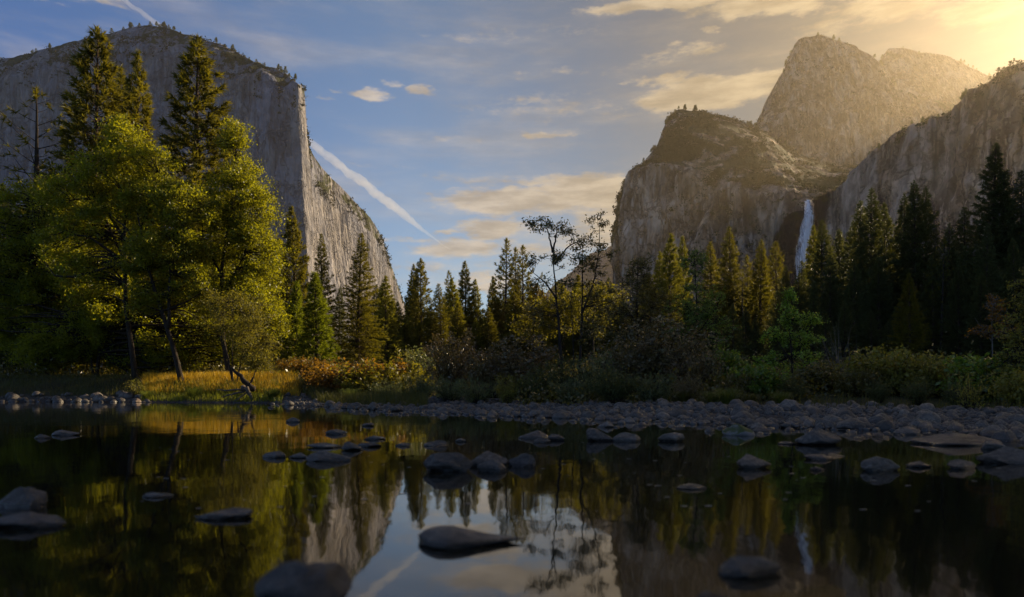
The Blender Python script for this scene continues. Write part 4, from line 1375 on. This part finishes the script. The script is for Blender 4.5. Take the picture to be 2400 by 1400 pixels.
# ------------------------------------------------------------------ driftwood
def wood(name, pieces, label, mat="drift", foot=(0, 0)):
    root = bpy.data.objects.new(name, None)
    COL.objects.link(root)
    fx, fy = foot
    o0 = np.array([fx, fy, float(ground_z(fx, fy))])
    root.location = o0
    root.empty_display_size = .2
    tag(root, label, "driftwood")
    rng = np.random.default_rng(len(pieces) * 7 + abs(int(fx * 10)))
    for nm, pts, r0, r1, mt in pieces:
        mb = MB()
        P = crom(np.array(pts) - o0, np.linspace(0, len(pts) - 1, 12))
        P[1:-1] += rng.normal(size=(10, 3)) * r0 * .25
        mb.tube(P, np.linspace(r0, r1, 12) * rng.uniform(.85, 1.15, 12), 8)
        link(nm, mb.mesh(nm, M[mt], True), root)


d = 44.0
wood("dead_root", [("trunk", [T(598, 912, d + .6), T(580, 900, d + .5), T(560, 882, d + .5), T(542, 862, d + .6)], .2, .08, "darkbark"),
                   ("branch", [T(586, 904, d + .5), T(592, 888, d + .4), T(601, 868, d + .3)], .08, .03, "darkbark"),
                   ("root", [T(568, 906, d - .2), T(578, 912, d - .4), T(586, 926, d - .4), T(591, 943, d - .3)], .16, .09, "drift"),
                   ("root", [T(582, 914, d), T(560, 913, d - .2), T(530, 916, d - .2), T(508, 913, d - .3)], .08, .03, "drift"),
                   ("root", [T(575, 916, d), T(556, 922, d - .2), T(536, 926, d - .1), T(520, 930, d)], .08, .03, "drift"),
                   ("root", [T(580, 918, d), T(560, 934, d - .3), T(548, 942, d - .3)], .08, .04, "drift")],
     "dead uprooted trunk with twisted roots reaching into the water", "drift", (T(585, 930, d)[0], d))
for a, b, da, db, lab in [((1062, 918), (1110, 927), 36, 35, "short weathered pole lying under the willows"), ((1085, 930), (1195, 933), 34, 32, "long weathered pole lying behind the cobbles"), ((860, 924), (965, 926), 40.5, 39.5, "thin grey pole half hidden in the bank grass")]:
    pa, pb = W(*a, da), W(*b, db)
    pa[2] = float(ground_z(pa[0], pa[1])) + .10
    pb[2] = float(ground_z(pb[0], pb[1])) + .10
    mb = MB()
    P = np.linspace(pa, pb, 10)
    P[1:-1] += np.random.default_rng(3).normal(size=(8, 3)) * .02
    mb.tube(P - pa, np.linspace(.09, .05, 10), 7)
    tag(link("driftwood_pole", mb.mesh("driftwood_pole", M["drift"], True), None, pa), lab, "driftwood", "poles of driftwood")

# ------------------------------------------------------------------ stones
def ico(sub):
    bm = bmesh.new()
    bmesh.ops.create_icosphere(bm, subdivisions=sub, radius=1.0)
    bm.verts.ensure_lookup_table()
    Vv = np.array([v.co[:] for v in bm.verts])
    Fv = np.array([[v.index for v in f.verts] for f in bm.faces])
    bm.free()
    return Vv, Fv


ICO = {s: ico(s) for s in (2, 3, 4, 5)}


def stone_shape(seed, sub=4, cuts=7, cut_d=(.62, .95), rough=.09, tail=None, taper=0.0, lean=(0, 0)):
    rng = np.random.default_rng(seed)
    Vv, Fv = ICO[sub]
    P = Vv.copy()
    for _ in range(cuts):
        n = rng.normal(size=3)
        n /= np.linalg.norm(n)
        dd = rng.uniform(*cut_d)
        h = P @ n - dd
        P = P - np.clip(h, 0, None)[:, None] * n * .94
    if sub >= 4:  # chips and worn corners
        for _ in range(16):
            n = rng.normal(size=3)
            n /= np.linalg.norm(n)
            h = P @ n
            dd = h.max() - rng.uniform(.02, .10)
            P = P - np.clip(h - dd, 0, None)[:, None] * n * .9
    P *= (1 + rough * 2.0 * fbm(Vv * 1.1 + seed * 3.7, 3, seed)[:, None] + rough * .8 * fbm(Vv * 3.2 + seed, 4, seed + 3)[:, None])
    if tail is not None:
        x = P[:, 0]
        P[:, 0] = np.where(x > 0, x * tail, x)
        k = np.clip(1 - np.clip(P[:, 0], 0, None) / (tail * 1.02), 0.03, 1) ** .9
        k = np.where(P[:, 0] > .1, k ** .85, 1)
        P[:, 1] *= k
        P[:, 2] = P[:, 2] * k + (1 - k) * .12
    if taper:
        kz = np.clip(P[:, 2:3] + .15, 0, 1.1) ** 1.4
        P[:, :2] = (P[:, :2] - np.array(lean)) * (1 - taper * kz) + np.array(lean)
    P /= np.array([np.ptp(P[:, 0]) / 2, np.ptp(P[:, 1]) / 2, np.ptp(P[:, 2]) / 2])
    c = (P.max(0) + P.min(0)) / 2
    return P - c, Fv


def stone_mesh(name, P, Fv, mat="stone"):
    return mesh_np(name, P, [Fv], M[mat], None, True)


BOULDERS = [  # px of the middle, py of the waterline, width, height above water, seed, cuts, label
    (52, 1192, 104, 56, 1, 8, "rounded grey boulder at the frame edge, upper of two"),
    (66, 1238, 175, 40, 2, 5, "low smooth boulder at the frame edge, lower of two"),
    (528, 1216, 118, 26, 3, 5, "flat bluish slab alone in the green reflection"),
    (370, 1166, 66, 13, 4, 5, "small pale flat stone amid the dark trunk reflections"),
    (98, 1028, 36, 12, 5, 6, "small dark stone beside a longer low one"),
    (154, 1021, 60, 15, 6, 6, "long low dark stone off the far bank"),
    (645, 1073, 52, 17, 7, 7, "smallest slab at the end of the flat slab row"),
    (700, 1074, 44, 14, 8, 7, "dark humped stone beginning the flat slab row"),
    (772, 1081, 100, 26, 9, 9, "widest flat slab in the slab row"),
    (760, 1050, 76, 13, 10, 5, "thin flat stone behind the widest slab"),
    (826, 1056, 48, 24, 11, 6, "black rounded stone beside a thin flat one"),
    (866, 1048, 52, 12, 12, 5, "thin flat stone trailing the black rounded stone"),
    (789, 1018, 48, 13, 13, 5, "lens shaped stone amid the orange reflection"),
    (878, 1031, 48, 11, 14, 5, "pale lens shaped stone near the slab row"),
    (863, 999, 27, 9, 15, 4, "tiny dark stone nearest the cobble bar's start"),
    (687, 990, 30, 13, 16, 6, "small black stone off the bar's tip"),
    (944, 1046, 34, 9, 17, 5, "small black low stone between the slabs and the big boulder"),
    (1022, 1046, 54, 16, 18, 7, "wedge shaped dark stone above the big angular boulder"),
    (1080, 1036, 25, 10, 19, 4, "tiny pale domed stone above the boulder cluster"),
    (1050, 1106, 108, 52, 20, 11, "big angular boulder with a sloping flat top"),
    (1145, 1094, 88, 44, 21, 5, "humped boulder at the back of the rounded cluster"),
    (1153, 1106, 66, 32, 22, 4, "smaller rounded boulder in front of the humped one"),
    (1222, 1094, 62, 36, 23, 3, "egg shaped boulder ending the rounded cluster"),
    (1254, 1028, 74, 22, 24, 6, "long black block shaped stone in mid river"),
    (1270, 1038, 38, 14, 25, 4, "pale round stone touching the black block"),
    (1304, 1033, 36, 18, 26, 5, "dark round stone at the black block's end"),
    (1409, 1034, 66, 36, 27, 8, "peaked brown boulder, left of a close pair"),
    (1467, 1035, 64, 25, 28, 6, "dark boulder, right of a close pair"),
    (1574, 1036, 58, 26, 29, 6, "lone domed boulder off the bar's middle"),
    (1918, 1044, 98, 50, 31, 8, "largest pale boulder with a scooped top"),
    (1767, 1098, 74, 38, 32, 7, "peaked grey boulder with a white waterline"),
    (2059, 1104, 82, 40, 33, 4, "smooth domed boulder with a clear mirror image"),
    (2152, 1096, 50, 17, 34, 6, "small low stone beside the smooth domed boulder"),
    (2255, 1100, 68, 26, 35, 6, "dull low boulder next to the frame edge boulder"),
    (2354, 1088, 122, 48, 36, 6, "large smooth boulder near the frame edge"),
    (2248, 1044, 172, 34, 37, 10, "long ridged boulder with a pointed crest"),
    (2326, 1054, 58, 26, 38, 6, "rounded stone at the long ridged boulder's end"),
    (1996, 1007, 80, 32, 39, 6, "broad rounded boulder at the bar's edge behind the largest pale one"),
    (2122, 1019, 62, 22, 40, 7, "pale pyramid shaped stone off the bar's edge"),
    (2150, 1003, 50, 22, 41, 6, "rounded stone half ashore behind the pale pyramid"),
    (1620, 1147, 68, 14, 42, 6, "flat black stone alone in the dark water"),
    (1918, 1078, 64, 14, 43, 6, "low bluish stone in front of the largest pale boulder"),
    (1915, 1103, 32, 10, 44, 4, "small pale stone closest to the camera below the largest pale boulder"),
    (2056, 1024, 28, 12, 45, 5, "small white stone in open water beside the largest pale boulder"),
    (1790, 1000, 56, 22, 46, 6, "dark boulder at the bar's edge above the mossy one"),
    (1420, 1002, 40, 17, 47, 7, "small grey stone just behind the peaked brown boulder"),
    (1758, 1352, 146, 50, 48, 5, "near boulder with a humped top in the dark foreground water"),
    (1668, 1412, 66, 26, 49, 5, "stone tip poking up at the bottom of the frame"),
    (540, 942, 20, 12, 50, 5, "sunlit orange stone beside the dead root"),
    (2378, 1030, 60, 26, 51, 6, "squat stone among the shallows near the frame edge"),
    (2290, 1022, 60, 22, 52, 6, "wide grey stone in the shallows below the spindly willow"),
    (1845, 1042, 40, 8, 53, 5, "thin flat stone touching the largest pale boulder's side"),
    (1955, 1070, 44, 9, 54, 5, "thin pale slab in the largest pale boulder's mirror image"),
]
for (px, py, wp, hp, seed, cuts, lab) in BOULDERS:
    d = CAMZ * F / (py - HY)
    wdt = wp / F * d
    hgt = hp / F * d
    P, Fv = stone_shape(seed * 13 + 5, 5 if d < 8 else 4, cuts + 3, (.5, .9), .10, None, .30 + .28 * ((seed * 37) % 10) / 10, (((seed * 53) % 11) / 11 - .5, 0))
    ry = wdt * .5 * .66
    hgt *= .80
    dd = d + ry * .6
    x = (px - CX) / F * dd
    sink = .30
    rz = hgt / (2 * (1 - sink))
    o = link("boulder", stone_mesh("boulder", P, Fv), None, (x, dd, rz - 2 * rz * sink))
    o.scale = (wdt * .54, ry, rz * 1.08)
    o.rotation_euler = (0, 0, 0)
    tag(o, lab, "boulder", "boulders standing in the river")
# three with shapes of their own
P, Fv = stone_shape(777, 4, 7, (.55, .9), .1)
d = CAMZ * F / (1022 - HY)
o = link("boulder", stone_mesh("mossy_boulder", P, Fv, "moss"), None, ((1732 - CX) / F * (d + .2), d + .2, .02))
o.scale = (72 / F * d * .52, 72 / F * d * .42, 34 / F * d * .72)
tag(o, "boulder with a green mossy crown at the bar's edge", "boulder", "boulders standing in the river")
P, Fv = stone_shape(901, 5, 4, (.7, .95), .07, tail=2.3)
d = CAMZ * F / (1290 - HY)
o = link("boulder", stone_mesh("teardrop_boulder", P, Fv), None, ((1110 - CX) / F * (d + .18), d + .18, .012))
o.scale = (278 / F * d * .5, .18, .07)
tag(o, "teardrop shaped boulder tapering to a long tail in the sky reflection", "boulder", "boulders standing in the river")
P, Fv = stone_shape(333, 5, 8, (.55, .9), .09, None, .5, (.35, 0))
d = CAMZ * F / (1420 - HY)
o = link("boulder", stone_mesh("near_boulder", P, Fv), None, ((712 - CX) / F * (d + .12), d + .12, .035))
o.scale = (238 / F * d * .5, .17, .105)
tag(o, "nearest dark boulder cut by the bottom of the frame", "boulder", "boulders standing in the river")

# cobbles of the bar: the largest in view one by one, the rest as one spread
rng = np.random.default_rng(2024)
cand = []
N = 24000
px = rng.uniform(630, 2560, N)
y = rng.uniform(9, 46, N) ** 1.0
x = (px - CX) / F * y
s = shore_s(x, y)
ok = (s > -2.6) & (s < 9.5) & (rng.uniform(size=N) < np.where(s < 0, .34 * np.exp(s * .9), 1.0)) & (x > -15)
x, y, s = x[ok], y[ok], s[ok]
sz = np.exp(rng.normal(math.log(.098), .52, len(x)))
sz = np.clip(sz, .06, .46)
# the left bank's stones
N2 = 420
px2 = rng.uniform(-60, 352, N2)
y2 = rng.uniform(44, 50, N2)
x2 = (px2 - CX) / F * y2
s2 = shore_s(x2, y2)
ok2 = (s2 > -.5) & (s2 < 1.5)
x = np.concatenate([x, x2[ok2]])
y = np.concatenate([y, y2[ok2]])
s = np.concatenate([s, s2[ok2]])
sz = np.concatenate([sz, np.clip(np.exp(rng.normal(math.log(.28), .45, ok2.sum())), .1, .6)])
order = np.argsort(-sz)
kept, grid = [], {}
for i in order:
    gi, gj = int(x[i] // .6), int(y[i] // .6)
    bad = False
    for a in (-1, 0, 1):
        for b in (-1, 0, 1):
            for j in grid.get((gi + a, gj + b), ()):
                if (x[i] - x[j]) ** 2 + (y[i] - y[j]) ** 2 < (.72 * (sz[i] + sz[j]) * .55) ** 2:
                    bad = True
    if not bad:
        kept.append(i)
        grid.setdefault((gi, gj), []).append(i)
kept = np.array(kept)
app = sz[kept] / y[kept]
kept = kept[np.argsort(-app)]
print("cobbles", len(kept))
cob = [stone_shape(600 + k, 3, 4 + k % 5, (.66, .97), .07, None, .12 + .03 * (k % 8)) for k in range(16)]
cobm = [stone_mesh("cobble", p, f) for p, f in cob]
cz = ground_z(x, y)
for n, i in enumerate(kept[:298]):
    o = link("cobble", cobm[n % 16], None, (x[i], y[i], max(cz[i], -.04) + sz[i] * .10))
    r = rng.uniform(.8, 1.2)
    o.scale = (sz[i] * .60 * r, sz[i] * .56 / r, sz[i] * rng.uniform(.38, .60))
    o.rotation_euler = (rng.normal() * .15, rng.normal() * .15, rng.uniform(0, 6.28))
    if x[i] < -20:
        tag(o, "grey cobble at the water's edge below the left bank trees", "cobble", "cobbles below the left bank trees")
    else:
        tag(o, "grey rounded cobble lying on the pale stony river bar", "cobble", "cobbles of the river bar")
rest = kept[298:]
mb = MB()
low = [stone_shape(700 + k, 2, 5, (.6, .95), .08) for k in range(10)]
for n, i in enumerate(rest):
    p, f = low[n % 10]
    a = rng.uniform(0, 6.28)
    c_, s_ = math.cos(a), math.sin(a)
    q = p * np.array([sz[i] * .64, sz[i] * .56, sz[i] * rng.uniform(.38, .60)])
    q = np.column_stack([q[:, 0] * c_ - q[:, 1] * s_, q[:, 0] * s_ + q[:, 1] * c_, q[:, 2]])
    mb.add(q + np.array([x[i], y[i], max(cz[i], -.04) + sz[i] * .08]), None, f)
o = link("gravel", mb.mesh("gravel", M["stone"], True))
tag(o, "smaller stones packed over the river bar", "gravel", None, "stuff")

# flecks of foam and fallen leaves drifting on the water
rng = np.random.default_rng(55)
n = 150
px = rng.uniform(300, 2400, n)
py = 915 + 25 + 260 * rng.uniform(.12, 1, n) ** 1.4
dd = CAMZ * F / (py - HY)
xx = (px - CX) / F * dd
ok = shore_s(xx, dd) < -.8
V, q = [], []
for a, b in zip(xx[ok], dd[ok]):
    r = rng.uniform(.005, .016)
    th = np.linspace(0, 2 * np.pi, 7, endpoint=False)
    V.append(np.column_stack([a + np.cos(th) * r * 2.2, b + np.sin(th) * r, np.full(7, .004)]))
V = np.vstack(V)
m, t, o_ = new_mat("pale_fleck")
principled(t, o_, (.30, .28, .25), .6)
me = mesh_np("flecks", V, [np.arange(len(V)).reshape(-1, 7)], m)
tag(link("floating_flecks", me), "pale flecks drifting on the dark river", "flecks", None, "stuff")

# ------------------------------------------------------------------ skyline trees
tiny = []
for k in range(4):
    t_, c_ = conifer(500 + k, 12, 1.0 + k, 3.0 - .4 * k, 40, (1.6, .55, 4, .6), 2.2, .1, .75, 1.0, .05)
    mb = MB()
    mb.v, mb.q, mb.t, mb.n = t_.v + [], t_.q + [], t_.t + [], t_.n
    off = t_.n
    mb.v += c_.v
    mb.t += [a + off for a in c_.t]
    mb.q += [a + off for a in c_.q]
    tiny.append(mb.mesh("skyline_tree", M["fir"]))


def skyline(Q, T, U, at, u0, u1, n, hgt, label, group, seed, spreadT=.1):
    rng = np.random.default_rng(seed)
    row = int(np.abs(T[:, 0] - at).argmin())
    cols = np.flatnonzero((U[0] > u0) & (U[0] < u1))
    cn = vnoise(np.column_stack([cols * .06, cols * 0., cols * 0. + seed]), seed) + .5 * vnoise(np.column_stack([cols * .2, cols * 0., cols * 0. + seed]), seed + 1)
    cols = cols[cn > np.quantile(cn, .45)]
    for _ in range(n):
        c = cols[rng.integers(0, len(cols))]
        r = min(len(T) - 1, max(0, row + int(rng.normal() * 2)))
        p = Q[r, c]
        o = link("skyline_tree", tiny[rng.integers(0, 4)], None, (p[0], p[1], p[2] - 1.5))
        k = hgt / 12 * rng.uniform(.25, .95)
        o.scale = (k * 1.7, k * 1.7, k)
        tag(o, label, "tree", group)


skyline(EC, EC_T, EC_U, 2.0, 1.4, 8.0, 95, 24, "tiny conifer on the skyline of the great pale wall", "trees along the great pale wall's rim", 1)
skyline(AQ, AT, AU, 2.0, 3.6, 8.2, 34, 20, "tiny tree on the skyline of the squat rock", "trees along the squat rock's top", 2)
skyline(AQ, AT, AU, 2.0, .6, 3.4, 8, 18, "tiny tree clinging to the squat rock's steep shoulder", "trees on the squat rock's shoulder", 3)
skyline(BQ, BT, BU, 2.0, 2.2, 8.0, 28, 20, "tiny tree on the blunt tower's top", "trees along the blunt tower's top", 4)
skyline(DQ, DT, DU, 1.0, 1.2, 6.0, 34, 24, "tiny tree on the far rock below the sun glow", "trees along the far rock", 5)
skyline(CWQ, CWT, CWU, 2.0, .6, 7.0, 40, 12, "tiny tree along the leaning cliff's top", "trees along the leaning cliff's top", 6)

# ------------------------------------------------------------------ waterfall
def fall_mat():
    m, t, o = new_mat("falling_water")
    pos = t.n("ShaderNodeNewGeometry").outputs["Position"]
    st = t.noise(t.mapping(pos, (.35, .35, .02)), 1.0, 5.0, .6)
    fr = t.noise(t.mapping(pos, (.10, .10, .05)), 1.0, 5.0, .65)
    edge = t.n("ShaderNodeAttribute", attribute_name="core").outputs["Fac"]
    p = t.n("ShaderNodeBsdfPrincipled")
    t.set(p.inputs["Base Color"], t.mix(t.ramp(st, .35, .65), (.72, .70, .76), (.95, .94, .95)))
    p.inputs["Roughness"].default_value = .6
    tr = t.n("ShaderNodeBsdfTransparent")
    mx = t.n("ShaderNodeMixShader")
    a = t.math("ADD", edge, t.math("MULTIPLY", t.math("SUBTRACT", t.math("ADD", st, t.math("MULTIPLY", fr, .8)), .9), 2.0))
    t.set(mx.inputs[0], t.ramp(a, .05, 1.0))
    t.t.links.new(tr.outputs[0], mx.inputs[1])
    t.t.links.new(p.outputs[0], mx.inputs[2])
    t.t.links.new(mx.outputs[0], o.inputs[0])
    return m


nr_, nc_ = 60, 24
ff = np.linspace(0, 1.15, nr_)
V, core = [], []
for f in ff:
    c = FALL_TOP + (FALL_BOT - FALL_TOP) * np.array([f ** 1.25, f, f])
    c[0] -= 0
    hw_ = (6.5 + 8 * smooth(0, .45, f) + 2 * f) * (1 - .3 * smooth(.75, 1.15, f))
    th = np.linspace(0, 2 * np.pi, nc_, endpoint=False)
    rr = 1 + .12 * fbm(np.column_stack([np.cos(th) * 2, np.sin(th) * 2, np.full(nc_, f * 9)]), 3, 12)
    hw_ *= 1 - .75 * smooth(.85, 1.15, f)
    V.append(np.column_stack([c[0] + np.cos(th) * hw_ * rr, c[1] - 14 * min(1, f * 4) + np.sin(th) * 5 * rr, np.full(nc_, c[2])]))
    core.append((1 - np.abs(np.cos(th)) ** 1.3) * (1 - .35 * smooth(.4, 1.1, f)) + .1)
V = np.vstack(V)
i = (np.arange(nr_ - 1)[:, None] * nc_ + np.arange(nc_)[None, :])
j = (np.arange(nr_ - 1)[:, None] * nc_ + (np.arange(nc_)[None, :] + 1) % nc_)
q = np.stack([i.ravel(), j.ravel(), j.ravel() + nc_, i.ravel() + nc_], 1)
o = link("waterfall", mesh_np("waterfall", V, [q], fall_mat(), {"core": np.concatenate(core)}, True))
tag(o, "white waterfall dropping from the notch past wet black rock", "waterfall")

# ------------------------------------------------------------------ contrail, far beyond the cliffs
pa, pb = W(150, -110, 10500), W(1055, 587, 12600)
n = 160
f = np.linspace(0, 1, n)
P = pa + (pb - pa) * f[:, None]
tdir = (pb - pa) / np.linalg.norm(pb - pa)
A_ = np.cross(tdir, [0, 0, 1.0])
A_ /= np.linalg.norm(A_)
B_ = np.cross(tdir, A_)
ns = 18
th = np.linspace(0, 2 * np.pi, ns, endpoint=False)
rad = (1 - .4 * smooth(.45, .2, f)) * (64 + 22 * smooth(.5, .85, f)) * (1 - .9 * smooth(.8, 1.0, f))
off = fbm(np.column_stack([f * 40, f * 0, f * 0]), 4, 3) * 22
lum = fbm(np.stack([np.repeat(f[:, None] * 95, ns, 1), np.repeat(np.cos(th)[None] * 1.4, n, 0), np.repeat(np.sin(th)[None] * 1.4, n, 0)], -1), 4, 8)
rr = rad[:, None] * (1 + .55 * lum)
V = P[:, None, :] + off[:, None, None] * B_ + rr[..., None] * (np.cos(th)[None, :, None] * A_ + np.sin(th)[None, :, None] * B_)
i = (np.arange(n - 1)[:, None] * ns + np.arange(ns)[None, :])
j = (np.arange(n - 1)[:, None] * ns + (np.arange(ns)[None, :] + 1) % ns)
q = np.stack([i.ravel(), j.ravel(), j.ravel() + ns, i.ravel() + ns], 1)
m, t, o_ = new_mat("contrail_vapour")
pv = t.n("ShaderNodeVolumePrincipled")
pv.inputs["Color"].default_value = (.96, .94, .93, 1)
pv.inputs["Density"].default_value = .0034
pv.inputs["Anisotropy"].default_value = .3
t.t.links.new(pv.outputs[0], o_.inputs["Volume"])
caps = [np.arange(ns)[None, ::-1], (np.arange(ns) + (n - 1) * ns)[None, :]]
o = link("contrail", mesh_np("contrail", V.reshape(-1, 3), [q] + caps, m, None, True))
tag(o, "long white contrail slanting down behind the great pale wall", "contrail")

# ------------------------------------------------------------------ haze in the valley air
bm = bmesh.new()
bmesh.ops.create_cube(bm, size=1.0)
me = bpy.data.meshes.new("haze")
bm.to_mesh(me)
bm.free()
zb, zt = -3.0, float(max(EC[..., 2].max(), BQ[..., 2].max(), DQ[..., 2].max(), HQ[..., 2].max())) + 60
gzmax = float(ZZ.max())
haze = link("haze", me, None, (0, 3900, (zb + max(zt, gzmax + 5)) / 2))
haze.scale = (16100, 10300, max(zt, gzmax + 5) - zb)
m, t, o_ = new_mat("valley_haze")
pv = t.n("ShaderNodeVolumePrincipled")
pv.inputs["Color"].default_value = (1.0, .84, .61, 1)
pv.inputs["Density"].default_value = .000034
pv.inputs["Anisotropy"].default_value = .78
t.t.links.new(pv.outputs[0], o_.inputs["Volume"])
me.materials.append(m)
tag(haze, "thin morning haze filling the valley", "haze", None, "stuff")
